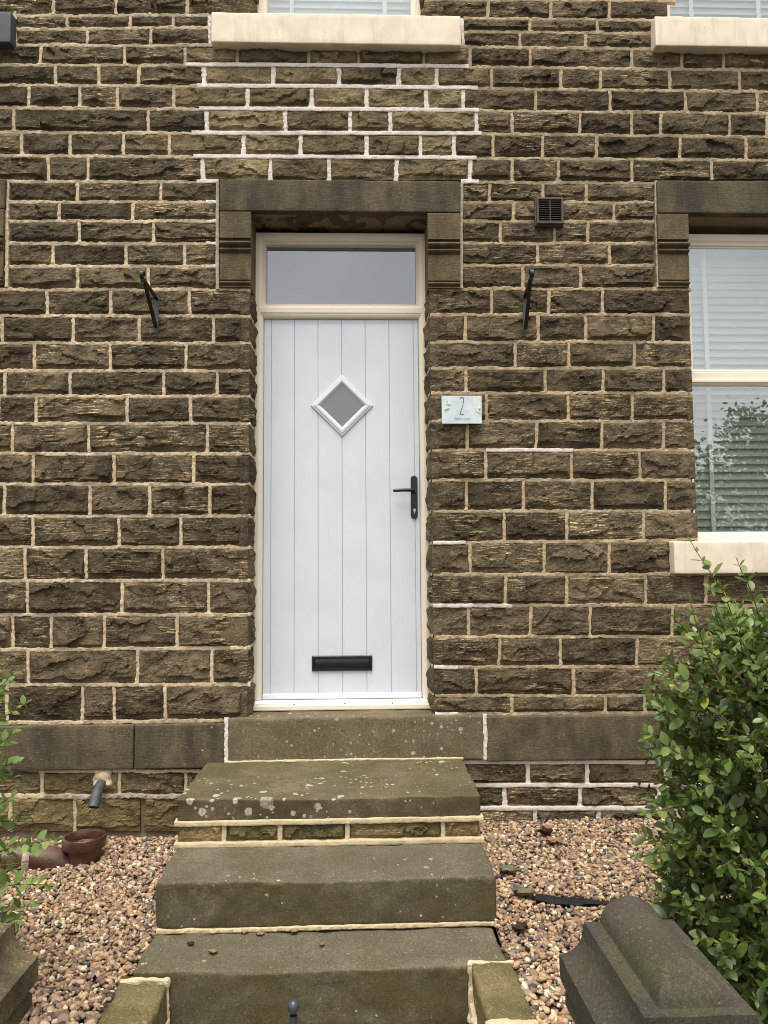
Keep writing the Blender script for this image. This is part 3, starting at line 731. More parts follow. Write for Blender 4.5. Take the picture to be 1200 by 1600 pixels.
# ---- lintels and jamb blocks
def jamb_block(parent, x0, x1, z0, z1):
    yf = -0.03; H = z1 - z0
    def Z(t): return z1 - t * H      # t measured down from the top
    prof = [(yf, z1 - .002), (yf - .002, z1 - .006), (yf - .002, Z(.355)), (yf + .016, Z(.36)), (yf + .016, Z(.385))]
    def roll(ta, tb, yb, yo):
        return [(yb - (yb - yo) * math.sin(math.pi * k / 8), Z(ta + (tb - ta) * k / 8)) for k in range(9)]
    prof += roll(.385, .465, yf + .010, yf - .016) + [(yf + .014, Z(.475))] + roll(.475, .535, yf + .012, yf - .006) + [(yf + .018, Z(.545)), (yf + .010, Z(.56)), (yf + .010, Z(.90))]
    prof += [(yf + .018, Z(.905)), (yf + .018, Z(.92))] + roll(.92, .965, yf + .016, yf + .002) + [(yf + .02, Z(.975)), (yf + .01, z0), (.20, z0), (.20, z1 - .002)]
    mb = MB(); mb.prism_x(prof, x0, x1)
    o = mb.build('jamb_block', M['jamb'], parent)
    return o
ds = block('door_surround', (-0.755, 0.558, -.032, .31, 3.612, 3.790), M['lintel'], house, r=.007, amp=.0015, seed=50)
jamb_block(ds, -0.752, -0.584, 3.192, 3.6095); jamb_block(ds, 0.378, 0.554, 3.192, 3.6095)
ws = block('window_surround', (1.655, 2.93, -.032, .31, 3.618, 3.806), M['lintel'], house, r=.007, amp=.0015, seed=51)
jamb_block(ws, 1.650, 1.822, 3.204, 3.6155); jamb_block(ws, 2.757, 2.925, 3.204, 3.6155)
nx1 = P(8, 300, -.03)[0]
ns_ = block('neighbour_surround', (-2.7, nx1, -.032, .05, 3.615, P(5, 279, -.03)[2]), M['lintel'], house, r=.007, amp=.0015, seed=52)
jamb_block(ns_, nx1 - .17, nx1 - .004, 3.2, 3.6125)
for i in range(5):   # stonework past the neighbour's jamb block, out of the picture
    pass

# ---- sills
def sill(name, x0, x1, z0, z1, mat, seed):
    V, F = rblock(x0, x1, -.072, .16, z0, z1, r=.006, res=.03, amp=.0018, fr=20, seed=seed)
    V[:, 2] += np.where(V[:, 2] > (z0 + z1) / 2, 0.012 * np.clip((V[:, 1] + .07) / .2, 0, 1), 0)
    return put(name, mesh(name, V, F, True), M[mat], house)
sill('window_sill', -0.800, 0.570, 4.544, 4.716, 'sill', 60)
sill('window_sill', 1.657, 2.86, 4.560, 4.733, 'sill', 61)
sill('window_sill', 1.662, 2.92, 1.630, 1.800, 'sill', 62)
sill('window_sill', -2.70, P(17, 40, -.07)[0], P(10, 66, -.07)[2], P(10, 18, -.07)[2], 'sillgrey', 63)

# ---- windows
def window(x0, x1, z0, z1, Y, zsplit=None, tapes=(), top_sash=True, cells=None):
    hx, hz, cx, cz = (x1 - x0) / 2, (z1 - z0) / 2, (x0 + x1) / 2, (z0 + z1) / 2
    mb = MB(); mb.ring(cx, cz, hx, hz, [(0, Y + .07), (0, Y + .003), (.003, Y), (.038, Y), (.043, Y + .006), (.050, Y + .010), (.058, Y + .012), (.062, Y + .03), (.062, Y + .07)])
    if zsplit:
        z = zsplit; prof = [(Y + .06, z - .038), (Y + .012, z - .036), (Y + .002, z - .030), (Y + .002, z - .024), (Y - .012, z - .020), (Y - .012, z - .008), (Y + .0, z - .004), (Y + .0, z + .034), (Y + .014, z + .042), (Y + .06, z + .044)]
        mb.prism_x(prof, x0 + .05, x1 - .05)
    win = mb.build('window', M['cream'], house)
    zsl = [(z0 + .055, (zsplit - .03) if zsplit else z1 - .055)] + ([(zsplit + .036, z1 - .055)] if zsplit else [])
    for k, (a, b) in enumerate(zsl):
        if zsplit and k == 1:
            sb = MB(); sb.ring(cx, (a + b) / 2, hx - .055, (b - a) / 2 + .004, [(0, Y + .03), (0, Y + .008), (.014, Y + .006), (.02, Y + .016), (.026, Y + .018), (.026, Y + .03)])
            sb.build('casement', M['cream'], win)
        g = MB(); g.box(x0 + .055, x1 - .055, Y + .022, Y + .026, a, b); g.build('pane', M['glass'], win)
    # blind
    yb = Y + .13; zz = z1 - .03; n_ = 0
    sm = MB(); prof = []
    for k in range(7):
        t = k / 6 - .5; s_ = t * .050; cv = .0035 * (1 - 4 * t * t)
        prof.append((s_, cv))
    ca, sa = math.cos(R_(77)), math.sin(R_(77))
    top = [(c * 1.0, s_) for s_, c in prof]
    V = []; F = []
    for x in (x0 + .01, x1 - .01):
        for s_, c in prof: V.append((x, c * sa + s_ * ca, s_ * sa - c * ca))
        for s_, c in prof: V.append((x, (c - .002) * sa + s_ * ca, s_ * sa - (c - .002) * ca))
    for k in range(6):
        F.append((k, k + 1, 14 + k + 1, 14 + k)); F.append((7 + k, 14 + 7 + k, 14 + 7 + k + 1, 7 + k + 1))
    F += [(0, 14, 21, 7), (6, 13, 27, 20)]
    me = mesh('blind_slat', V, F, True)
    while zz > z0 + .03:
        o = put('blind_slat', me, M['slat'], win); o.location = (0, yb, zz); zz -= .0450; n_ += 1
    for tx in tapes:
        t = MB(); t.box(tx - .0125, tx + .0125, yb - .024, yb - .0225, z0 + .01, z1); t.build('blind_tape', M['tape'], win)
    return win
window(WL - .006, WR + .006, 1.800, 3.568, 0.12, zsplit=pz(1150, 592, .12), tapes=(P(1107, 600, .225)[0], 2.55))
window(UL + .005, UR - .005, 4.70, 5.88, 0.10, tapes=(P(456, 10, .205)[0], P(601, 10, .205)[0]))
window(UWL + .005, UWR - .005, 4.72, 5.88, 0.10, tapes=(P(1080, 10, .205)[0], P(1185, 10, .205)[0]))

# ---- door
DY = 0.17
FX0, FX1, FZ0, FZ1 = -0.590, 0.388, 0.957, 3.583
cx, cz, hx, hz = (FX0 + FX1) / 2, (FZ0 + FZ1) / 2, (FX1 - FX0) / 2, (FZ1 - FZ0) / 2
ZTR = (3.088, 3.166)
prof = [(0, DY + .07), (0, DY + .004), (.004, DY), (.026, DY), (.030, DY + .004), (.036, DY + .006), (.042, DY + .010), (.047, DY + .018), (.050, DY + .032), (.050, DY + .07)]
mb = MB(); mb.ring(cx, cz, hx, hz, prof, open_bottom=True)
z0, z1 = ZTR
mb.prism_x([(DY + .07, z0), (DY + .032, z0), (DY + .018, z0 + .003), (DY + .010, z0 + .008), (DY + .004, z0 + .020), (DY + .008, z0 + .024), (DY + .0015, z0 + .030), (DY + .0015, z1 - .022), (DY + .010, z1 - .008), (DY + .024, z1), (DY + .07, z1)], FX0 + .03, FX1 - .03)
dframe = mb.build('door_frame', M['cream'], house)
mb = MB(); mb.ring(cx, (z1 + FZ1 - .05) / 2, hx - .048, (FZ1 - .05 - z1) / 2 + .002, [(0, DY + .075), (0, DY + .024), (.008, DY + .022), (.012, DY + .030), (.012, DY + .075)])
mb.build('glazing_bead', M['cream'], dframe)
mb = MB(); mb.box(FX0 + .045, FX1 - .045, DY + .066, DY + .070, z1, FZ1 - .045); mb.build('fanlight_pane', M['frost'], dframe)
mb = MB(); mb.box(FX0 - .001, FX1 + .003, DY - .038, DY + .09, .906, .936, .006); mb.build('door_sill', M['cream'], dframe)
mb = MB(); mb.prism_x([(DY + .09, .9365), (DY - .030, .9365), (DY - .030, .944), (DY - .006, .951), (DY + .002, .9555), (DY + .09, .9555)], FX0, FX1 + .002)
mb.build('threshold_strip', M['white'], dframe)
for px in (460, 539, 613):
    p = P(px, 1102, DY - .03); mb = MB(); mb.lathe([(0, -.002), (.0035, -.002), (.0035, .004)], (p[0], DY - .030, .9405), 10, 'y'); mb.build('drain_hole', M['void'], dframe)
LY = DY + .030     # leaf face
LX0, LX1, LZ0, LZ1 = FX0 + .051, FX1 - .051, .958, 3.086
mb = MB(); mb.box(LX0 + .001, LX1 - .001, LY + .005, LY + .045, LZ0 + .002, LZ1 - .002); door = mb.build('door', M['groove'], house)
door['label'] = 'pale blue-grey boarded door with diamond window'
gx = [LX0] + [P(px, 700, LY)[0] for px in (423.5, 460, 497, 534.5, 571.5, 609, 647.5)] + [LX1]
for i in range(8):
    mb = MB(); mb.box(gx[i] + .0013, gx[i + 1] - .0013, LY, LY + .006, LZ0 + .03, LZ1, .0016, 1); mb.build('plank', M['door'], door)
mb = MB(); mb.prism_x([(LY + .004, LZ0 + .001), (LY - .014, LZ0 + .001), (LY - .016, LZ0 + .006), (LY - .012, LZ0 + .024), (LY - .003, LZ0 + .031), (LY + .004, LZ0 + .031)], LX0 + .002, LX1 - .002)
mb.build('weather_bar', M['bar'], door)
dc = P(534.5, 634, LY); rr_ = 49.5 / 283 / math.sqrt(2)
mb = MB(); mb.ring(dc[0], dc[2], rr_, rr_, [(0, LY + .001), (0, LY - .008), (.004, LY - .010), (.010, LY - .010), (.013, LY - .015), (.024, LY - .016), (.030, LY - .012), (.036, LY - .004), (.040, LY + .004), (.040, LY + .02)], R_(45))
mb.build('diamond_frame', M['trim'], door)
mb = MB(); q = rr_ - .038
c45 = math.sqrt(2) * q
V = [(dc[0] - c45, LY - .001, dc[2]), (dc[0], LY - .001, dc[2] - c45), (dc[0] + c45, LY - .001, dc[2]), (dc[0], LY - .001, dc[2] + c45)]
mb.add(V + [(a, b + .004, c) for a, b, c in V], [(0, 1, 2, 3), (4, 7, 6, 5), (0, 4, 5, 1), (1, 5, 6, 2), (2, 6, 7, 3), (3, 7, 4, 0)])
mb.build('diamond_pane', M['frost2'], door)
# handle
hp = P(647, 777, LY)
mb = MB(); n_ = 24; r_ = .0195; half = .121
outl = [(r_ * math.cos(2 * math.pi * k / n_), r_ * math.sin(2 * math.pi * k / n_) + ((half - r_) if k < n_ / 2 else -(half - r_))) for k in range(n_)]
V = []; F = []
for sc_, y in ((1, LY), (1, LY - .007), (.9, LY - .010)):
    for a, b in outl: V.append((hp[0] + a * (1 if sc_ == 1 else .86), y, hp[2] + b * (1 if sc_ == 1 else .982)))
for i in range(2):
    for k in range(n_): F.append((i * n_ + k, i * n_ + (k + 1) % n_, (i + 1) * n_ + (k + 1) % n_, (i + 1) * n_ + k))
F.append(tuple(range(2 * n_, 3 * n_)))
mb.add(V, F); mb.build('handle_plate', M['black'], door, smooth='auto')
hz_ = P(640, 767.5, LY)[2]
mb = MB(); x = hp[0]
mb.tube([(x + .002, LY - .008, hz_), (x + .001, LY - .035, hz_), (x - .006, LY - .046, hz_), (x - .02, LY - .050, hz_ + .001), (x - .06, LY - .050, hz_ + .002), (x - .1, LY - .048, hz_), (x - .115, LY - .047, hz_ - .001), (x - .12, LY - .046, hz_ - .001)], [.0105, .0105, .0105, .010, .0095, .0095, .009, .005], 14)
mb.build('lever', M['black'], door, smooth='auto')
lk = P(647.5, 797, LY)
mb = MB(); mb.lathe([(0, -.0125), (.0075, -.0125), (.0078, -.010), (.0078, 0)], (lk[0], LY - .0, lk[2]), 16, 'y'); mb.box(lk[0] - .0042, lk[0] + .0042, LY - .0125, LY, lk[2] - .022, lk[2] - .004, .001)
mb.build('lock_cylinder', M['brass'], door, smooth='auto')
mb = MB(); mb.box(lk[0] - .0035, lk[0] + .0012, LY - .0135, LY - .012, lk[2] - .001, lk[2] + .001); mb.build('keyway', M['void'], door)
# letter plate
p0 = P(487.5, 1048.5, LY); p1 = P(581.5, 1023.5, LY)
x0, x1, z0, z1 = p0[0], p1[0], p0[2], p1[2]
mb = MB(); mb.ring((x0 + x1) / 2, (z0 + z1) / 2, (x1 - x0) / 2, (z1 - z0) / 2, [(0, LY), (.0, LY - .008), (.004, LY - .012), (.013, LY - .013), (.016, LY - .009), (.016, LY)])
mb.build('letter_plate', M['black'], door, smooth='auto')
mb = MB(); mb.prism_x([(LY + .002, z0 + .016), (LY - .011, z0 + .0165), (LY - .0135, z0 + .022), (LY - .009, z1 - .024), (LY - .007, z1 - .0165), (LY + .002, z1 - .016)], x0 + .0165, x1 - .0165)
mb.build('letter_flap', M['black'], door, smooth='auto')

# ------------------------------------------------------------------ front steps
steps = tag(empty('front_steps', (-0.13, -0.7, 0.1)), 'worn mossy stone steps climbing to the front door', 'steps')
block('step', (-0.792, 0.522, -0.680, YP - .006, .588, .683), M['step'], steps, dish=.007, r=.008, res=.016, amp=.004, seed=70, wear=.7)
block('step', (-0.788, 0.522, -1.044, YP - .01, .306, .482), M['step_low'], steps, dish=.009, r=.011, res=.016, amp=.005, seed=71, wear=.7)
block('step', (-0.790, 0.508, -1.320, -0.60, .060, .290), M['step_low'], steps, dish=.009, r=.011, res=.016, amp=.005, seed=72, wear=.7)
# small stones packed between the upper two slabs
mb = MB(); mb.box(-0.775, 0.508, -0.655, -.05, .480, .590); mb.build('core', M['backing'], steps)
ypx = [275, 350, 437, 543, 693, 753]
mts = ['rock_yellow', 'rock_moss', 'rock_moss', 'rock_yellow', 'rock_yellow']
for i in range(5):
    a, b = P(ypx[i], 1303, -.68), P(ypx[i + 1], 1297, -.68)
    SEED[0] += 1
    x0, x1 = (a[0] + .012 if i else -.788), (b[0] - .010 if i < 4 else .518)
    V, Fq = stone_arrays([(x0, .502), (x1, .502), (x0, .576), (x1, .576)], SEED[0], bulge=(.010, .014)); V[:, 1] += -0.664
    put('riser_stone', mesh('riser_stone', V, Fq.tolist()), M[mts[i]], steps)
mb = MB()
ribbon([(-.802, .5815), (.530, .5825)], .0105, -.012, rough=.35, mbx=mb, y0=-.676, y_back=.03); ribbon([(-.802, .491), (.532, .492)], .0105, -.012, rough=.35, mbx=mb, y0=-.676, y_back=.03)
for i in range(1, 5):
    x = P(ypx[i], 1300, -.68)[0]; ribbon([(x, .497), (x, .577)], .010, -.006, rough=.6, mbx=mb, y0=-.672, y_back=.03)
ribbon([(-.78, .299), (.52, .304)], .0075, -.004, rough=.6, mbx=mb, y0=-1.046, y_back=.03)
ribbon([(-.70, .684), (.53, .684)], .005, -.006, rough=.6, mbx=mb, y0=YP - .004, y_back=.03)
mb.build('step_mortar', M['yellow_mortar'], steps, recalc=False)

# ------------------------------------------------------------------ low walls flanking the path
def low_wall(name, label, xi, xo, top, ys, seed):
    t = tag(empty(name, ((xi + xo) / 2, -1.7, .08)), label, 'wall', 'low walls along the path')
    mb = MB()
    x0, x1 = min(xi, xo), max(xi, xo)
    for k in range(len(ys) - 1):
        dz = 0.006 * math.sin(seed + k * 2.3)
        block('stone', (x0 + .012, x1 - .006, ys[k + 1] + .014, ys[k] - .012, top - .13, top + dz), M['low'], t, r=.014, res=.018, amp=.007, fr=18, seed=seed + k, wear=.8)
        block('stone', (x0 + .010, x1 - .004, ys[k + 1] - .05, ys[k] - .05 if k else ys[k] - .012, .06, top - .145), M['low'], t, r=.014, res=.018, amp=.006, fr=18, seed=seed + 9 + k, wear=.8)
    V, F = rblock(x0 + .016, x1 - .014, ys[-1] + .01, ys[0] - .004, .06, top - .018, r=.008, res=.03, amp=.004, seed=seed + 30)
    mb.add(V, F)
    for k in range(len(ys)):   # proud joints between the stones
        V, F = rblock(x0 + .002, x1 - .004, ys[k] - .018, ys[k] + (.0 if k == 0 else .018), .10, top + .004, r=.010, res=.012, amp=.006, fr=35, seed=seed + 40 + k, wear=.6); mb.add(V, F)
    V, F = rblock(x0 - .002 if xi < 0 else x0, x1, ys[-1], ys[0] - .004, top - .150, top - .128, r=.008, res=.015, amp=.005, fr=30, seed=seed + 60)
    mb.add(V, F)
    mb.build('mortar', M['yellow_mortar'], t, recalc=False)
low_wall('low_wall', 'low mossy stone wall left of the path, at the foot of the steps', -.655, -.84, .272, [-1.325, -1.78, -2.13], 80)
low_wall('low_wall', 'low mossy stone wall right of the path, at the foot of the steps', .366, .535, .303, [-1.325, -1.69, -2.13], 120)

# ------------------------------------------------------------------ gate piers
def pier(label, xl, xr, yb_, yf_, zb_, mat, seed):
    t = tag(empty('gate_pier', ((xl + xr) / 2, (yb_ + yf_) / 2, .06)), label, 'gate pier', 'gate piers')
    nx, ny = 90, 90
    X, Y = np.meshgrid(np.linspace(xl, xr, nx), np.linspace(yf_, yb_, ny), indexing='ij')
    Wd = xr - xl
    cav, led, R0 = .179 * Wd, .297 * Wd, .203 * Wd
    d = np.minimum(X - xl, xr - X)
    h = .0745 - np.sqrt(np.maximum(0, 1 - (np.minimum(d, cav) / cav) ** 2)) * .0745 + np.where(d >= cav, .003, 0)
    e = np.clip((d - led) / R0, 0, 1); ey = np.clip((Y - yf_ - .030) / .115, 0, 1)
    roll_ = .060 * np.minimum(np.sqrt(np.maximum(0, 1 - (1 - e) ** 2)), np.sqrt(np.maximum(0, 1 - (1 - ey) ** 2)))
    Z = zb_ + h + roll_ + .0012 * fbm(X * 14, Y * 14, 0, seed, 3)
    V = np.stack([X.ravel(), Y.ravel(), Z.ravel()], 1); I = np.arange(nx * ny).reshape(nx, ny)
    Fq = [np.stack([I[:-1, :-1], I[1:, :-1], I[1:, 1:], I[:-1, 1:]], -1).reshape(-1, 4)]
    per = np.concatenate([I[:, 0], I[-1, 1:], I[-2::-1, -1], I[0, -2:0:-1]])
    Vs = [V]; off = len(V); prev = per; pc = V[per]; cxy = np.array([(xl + xr) / 2, (yf_ + yb_) / 2])
    for ins, z in ((0.0, zb_ - .002), (0, zb_ - .012), (0, zb_ - .058), (.006, zb_ - .062), (.016, zb_ - .066), (.016, zb_ - .078), (.010, zb_ - .084), (.010, zb_ - .115), (.016, zb_ - .121), (.034, zb_ - .127)):
        q = pc.copy(); dx = cxy - q[:, :2]; hw = np.array([Wd / 2, (yb_ - yf_) / 2])
        q[:, :2] = cxy - dx * (1 - ins / hw); q[:, 2] = z
        q[:, :2] += .0012 * np.stack([fbm(q[:, 0] * 20, q[:, 1] * 20, z * 20, seed + 1, 2), fbm(q[:, 0] * 20, q[:, 1] * 20, z * 20, seed + 2, 2)], 1)
        Vs.append(q); j = np.arange(len(per)) + off; off += len(per)
        Fq.append(np.stack([prev, np.roll(prev, -1), np.roll(j, -1), j], -1)[:, ::-1]); prev = j
    me = mesh('cap', np.concatenate(Vs), np.concatenate(Fq).tolist(), True); me.set_sharp_from_angle(angle=R_(40))
    put('cap', me, mat, t)
    n_ = 3; hh = (zb_ - .125 - .06) / n_
    for k in range(n_):
        block('shaft_stone', (xl + .03, xr - .03, yf_ + .03, yb_ - .03, .06 + k * hh + .004, .06 + (k + 1) * hh - .004), M['pier_worn'], t, r=.012, res=.03, amp=.006, fr=18, seed=seed + 5 + k, wear=.5)
    return t
pb_ = P(874, 1491, -2.11)
pl_ = P(61, 1492, -2.11)
PW = .355
pier('dark round-topped stone gate pier in front of the tall privet bush', pb_[0], pb_[0] + PW, -2.11, -2.525, pb_[2], M['pier'], 200)
pier('worn stone gate pier cut off by the left edge, pale scraped edges', pl_[0] - PW, pl_[0], -2.11, -2.525, pl_[2], M['pier_worn'], 220)

# ------------------------------------------------------------------ slim metal post with a ball
p = P(458.5, 1573, -2.3)
post = tag(empty('metal_post', (p[0], p[1], .10)), 'dark grey metal post with ball finial at the foot of the steps', 'post')
r_ = .0148
mb = MB(); mb.lathe([(max(.0005, r_ * math.sin(math.pi * k / 16)), -r_ * 1.08 * math.cos(math.pi * k / 16)) for k in range(17)], (p[0], p[1], p[2]), 24); mb.build('finial', M['gun'], post, smooth=True)
mb = MB(); mb.lathe([(.0105, -.05), (.0085, -.014 - .004)], (p[0], p[1], p[2]), 20); mb.lathe([(.009, -.05), (.009, .099 - p[2])], (p[0], p[1], p[2]), 20); mb.build('stem', M['gun'], post, smooth=True)

# ------------------------------------------------------------------ fittings on the wall
def bracket(label, plate_px, zt_, zb_, tip_px):
    x = P(plate_px, 490, -.03)[0]; zt_ = P(plate_px, zt_, -.03)[2]; zb_ = P(plate_px, zb_, -.03)[2]
    t = tag(empty('hanging_basket_bracket', (x, -.03, (zt_ + zb_) / 2)), label, 'bracket', 'hanging basket brackets')
    y0 = -.034; tip = P(tip_px[0], tip_px[1], -.34)
    dx = tip[0] - x
    mb = MB(); mb.box(x - .011, x + .011, y0 - .005, y0, zb_, zt_ + .012, .0015, 1)
    for z in (zt_ + .004, zb_ + .01): mb.lathe([(0, -.009), (.005, -.008), (.006, -.004)], (x, y0, z), 10, 'y')
    mb.build('wall_plate', M['gun'], t)
    def bar(name, a, b, wd, th):
        a, b = Vector(a), Vector(b); d = (b - a).normalized(); s_ = Vector((1, 0, 0)); s_ = (s_ - d * s_.dot(d)).normalized(); u_ = d.cross(s_)
        V = [p_ + s_ * sx * wd + u_ * sy * th for p_ in (a, b) for sx, sy in ((-1, -1), (1, -1), (1, 1), (-1, 1))]
        m_ = MB(); m_.add(V, [(0, 1, 2, 3), (4, 7, 6, 5), (0, 4, 5, 1), (1, 5, 6, 2), (2, 6, 7, 3), (3, 7, 4, 0)]); m_.build(name, M['iron'], t)
    zt2 = zt_ - .006
    bar('arm', (x, y0 - .004, zt2), (x + dx, -.31, zt2 + .004), .0095, .003)
    bar('strut', (x, y0 - .006, zb_ + .012), (x + dx * .85, -.275, zt2 - .006), .0095, .003)
    # curled hook at the tip: flat strip rising and rolling over
    V = []; F = []; path = []
    for k in range(15):
        a = R_(-100 + k * 20); path.append((-.325 - .016 * math.cos(a) * 1.0, zt2 + .020 + .018 * math.sin(a)))
    path = [(-.29, zt2 + .003), (-.315, zt2 + .0)] + path
    for y, z in path:
        V += [(x + dx - .0095, y, z), (x + dx + .0095, y, z)]
    nP = len(path)
    V2 = []
    for i, (y, z) in enumerate(path):
        ya, za = path[max(0, i - 1)]; yb2, zb2 = path[min(nP - 1, i + 1)]; l_ = math.hypot(yb2 - ya, zb2 - za) or 1
        ny_, nz_ = -(zb2 - za) / l_ * .004, (yb2 - ya) / l_ * .004
        V2 += [(x + dx - .0095, y + ny_, z + nz_), (x + dx + .0095, y + ny_, z + nz_)]
    n0 = len(V)
    for i in range(nP - 1):
        a = 2 * i; F += [(a, a + 1, a + 3, a + 2), (n0 + a, n0 + a + 2, n0 + a + 3, n0 + a + 1), (a, a + 2, n0 + a + 2, n0 + a), (a + 1, n0 + a + 1, n0 + a + 3, a + 3)]
    mb = MB(); mb.add(V + V2, F); mb.build('hook', M['iron'], t, smooth='auto')
    mb = MB(); mb.lathe([(.0005, -.011), (.009, -.010), (.0115, -.004), (.0115, .004), (.009, .010), (.0005, .011)], (x + dx, -.318, zt2 - .004), 14); mb.build('end_knob', M['iron'], t, smooth='auto')
bracket('black iron hanging basket bracket on the wall left of the door', 245, 466, 517, (221, 432))
bracket('black iron hanging basket bracket between the door and the right window', 820, 464, 518, (831.5, 430))

# vent
va, vb = P(839, 349, -.05), P(880, 308.5, -.05)
vx0, vx1, vz0, vz1 = va[0], vb[0], va[2], vb[2]
vent = tag(empty('air_vent', ((vx0 + vx1) / 2, -.03, vz0)), 'square brown louvred air vent high on the stone wall', 'vent')
mb = MB(); mb.ring((vx0 + vx1) / 2, (vz0 + vz1) / 2, (vx1 - vx0) / 2, (vz1 - vz0) / 2, [(-.004, 0.01), (-.004, -.03), (0, -.032), (0, -.050), (.003, -.053), (.010, -.053), (.012, -.050), (.012, -.030)])
mb.build('frame', M['ventp'], vent)
mb = MB(); mb.box(vx0 + .004, vx1 - .004, -.031, -.026, vz0 + .004, vz1 - .004); mb.build('duct', M['void'], vent)
ih = vz1 - vz0 - .024
lm = MB(); lm.prism_x([(-.0505, -.002), (-.0505, 0), (-.034, .006), (-.034, .004)], vx0 + .012, vx1 - .012)
lme = mesh('louvre', lm.v, lm.f)
for k in range(10):
    o = put('louvre', lme, M['ventp'], vent); o.location = (0, 0, vz0 + .012 + ih * (k + .35) / 10)
mb = MB(); mb.box((vx0 + vx1) / 2 - .002, (vx0 + vx1) / 2 + .002, -.0515, -.032, vz0 + .012, vz1 - .012); mb.build('divider', M['ventp'], vent)

# house number plaque
pa, pb2 = P(690.5, 662, -.045), P(752.5, 618.5, -.045)
sx0, sx1, sz0, sz1 = pa[0], pb2[0], pa[2], pb2[2]
sw, sh = sx1 - sx0, sz1 - sz0
sgn = tag(empty('house_number_sign', ((sx0 + sx1) / 2, -.03, sz0)), 'pale glass house number plaque reading 2, right of the door', 'sign')
n = N('plaque_glass'); col = n.mix(n.mr(n.noise(16, 4), 0.35, 0.65), (0.60, 0.66, 0.65), (0.48, 0.55, 0.56)); M['plaque'] = n.fin(col, 0.08, 0.6)
M['petal'] = N('petal_white').fin((0.72, 0.74, 0.62), 0.6); M['petalg'] = N('petal_green').fin((0.36, 0.42, 0.34), 0.6); M['ink'] = N('plaque_ink').fin((0.03, 0.032, 0.035), 0.5); M['inkg'] = N('plaque_grey_ink').fin((0.16, 0.18, 0.18), 0.5)
mb = MB(); mb.box(sx0, sx1, -.045, -.037, sz0, sz1, .0012, 1); mb.build('plate', M['plaque'], sgn)
def stroke(name, pts, r_, mat, y=-.0455):
    m_ = MB(); pts = [(sx0 + a * sw, y, sz0 + (1 - b) * sh) for a, b in pts]; m_.tube(pts, r_, 6); return m_.build(name, mat, sgn)
stroke('numeral', [(.455, .12), (.465, .085), (.49, .06), (.52, .058), (.545, .085), (.553, .14), (.545, .22), (.525, .34), (.495, .48), (.47, .58), (.452, .665), (.50, .663), (.555, .660)], .0016, M['ink'])
cu = bpy.data.curves.new('lettering', 'FONT'); cu.body = 'Station Lane'; cu.size = .022; cu.shear = .35; cu.extrude = .0003; cu.offset = -.0003; cu.align_x = 'CENTER'; cu.resolution_u = 2
to = bpy.data.objects.new('tmp_text', cu); C.objects.link(to)
dg = bpy.context.evaluated_depsgraph_get(); me = bpy.data.meshes.new_from_object(to.evaluated_get(dg)); bpy.data.objects.remove(to)
me.name = 'lettering'; me.materials.clear()
V = np.array([v.co[:] for v in me.vertices]); V = np.stack([V[:, 0] * .78 + sx0 + .50 * sw, -V[:, 2] - .0455, V[:, 1] + sz0 + .13 * sh], 1)
me.vertices.foreach_set('co', V.astype(np.float32).ravel()); me.update(); put('lettering', me, M['inkg'], sgn)
rp = random.Random(3)
for (cx_, cy_, k_) in ((.14, .30, 9), (.90, .52, 11), (.19, .43, 5)):
    for i in range(k_):
        a = rp.uniform(0, 6.28); d_ = rp.uniform(.02, .10); mx_, mz_ = sx0 + (cx_ + d_ * math.cos(a) * .8) * sw, sz0 + (1 - cy_ + d_ * math.sin(a) * 1.3) * sh
        b_ = a + rp.uniform(-.5, .5); L_, W2 = rp.uniform(.006, .011), rp.uniform(.003, .005)
        mx_ = min(max(mx_, sx0 + .012), sx1 - .012)
        V = []
        for k in range(10):
            q = 2 * math.pi * k / 10; u_, v_ = L_ * math.cos(q), W2 * math.sin(q) * (1 - .25 * math.cos(q)); V.append((mx_ + u_ * math.cos(b_) - v_ * math.sin(b_), -.0456 - .0003 * i, mz_ + u_ * math.sin(b_) + v_ * math.cos(b_)))
        m_ = MB(); m_.add(V + [(a_, b2 + .0008, c_) for a_, b2, c_ in V], [tuple(range(10))] + [(k, (k + 1) % 10, 10 + (k + 1) % 10, 10 + k) for k in range(10)]); m_.build('petal' if i % 4 else 'sprig', M['petal'] if i % 4 else M['petalg'], sgn)
for fx, fz in ((.10, .49), (.935, .47)):
    mb = MB(); mb.lathe([(.0005, -.004), (.004, -.003), (.0055, 0)], (sx0 + fx * sw, -.0495, sz0 + (1 - fz) * sh), 12, 'y'); mb.build('screw', M['brass'], sgn)

# waste pipe
a = P(160, 1222, -.01); e = P(146, 1262, -.13)
wp = tag(empty('waste_pipe', tuple(a)), 'short grey waste pipe poking out of the wall near the ground', 'pipe')
mb = MB()
c0 = Vector((a[0], .01, a[2])); c1 = Vector((a[0] - .002, -.05, a[2] - .012)); c2 = Vector((e[0], -.125, e[2]))
mid_ = [c0, c1, c1.lerp(c2, .33) + Vector((0, -.008, .008)), c1.lerp(c2, .66) + Vector((0, -.006, .006)), c2]
mb.tube(mid_, [.026, .026, .0265, .0265, .0265], 20, cap=False); mb.tube(mid_[::-1], [.022] * 5, 20, cap=False)
mb.build('pipe', M['wpipe'], wp, smooth=True, recalc=False)
V, F = rblock(a[0] - .045, a[0] + .05, -.022, .02, a[2] - .035, a[2] + .075, r=.02, res=.008, amp=.008, fr=40, seed=5)
put('mortar_collar', mesh('mortar_collar', V, F, True), M['mortar'], wp)

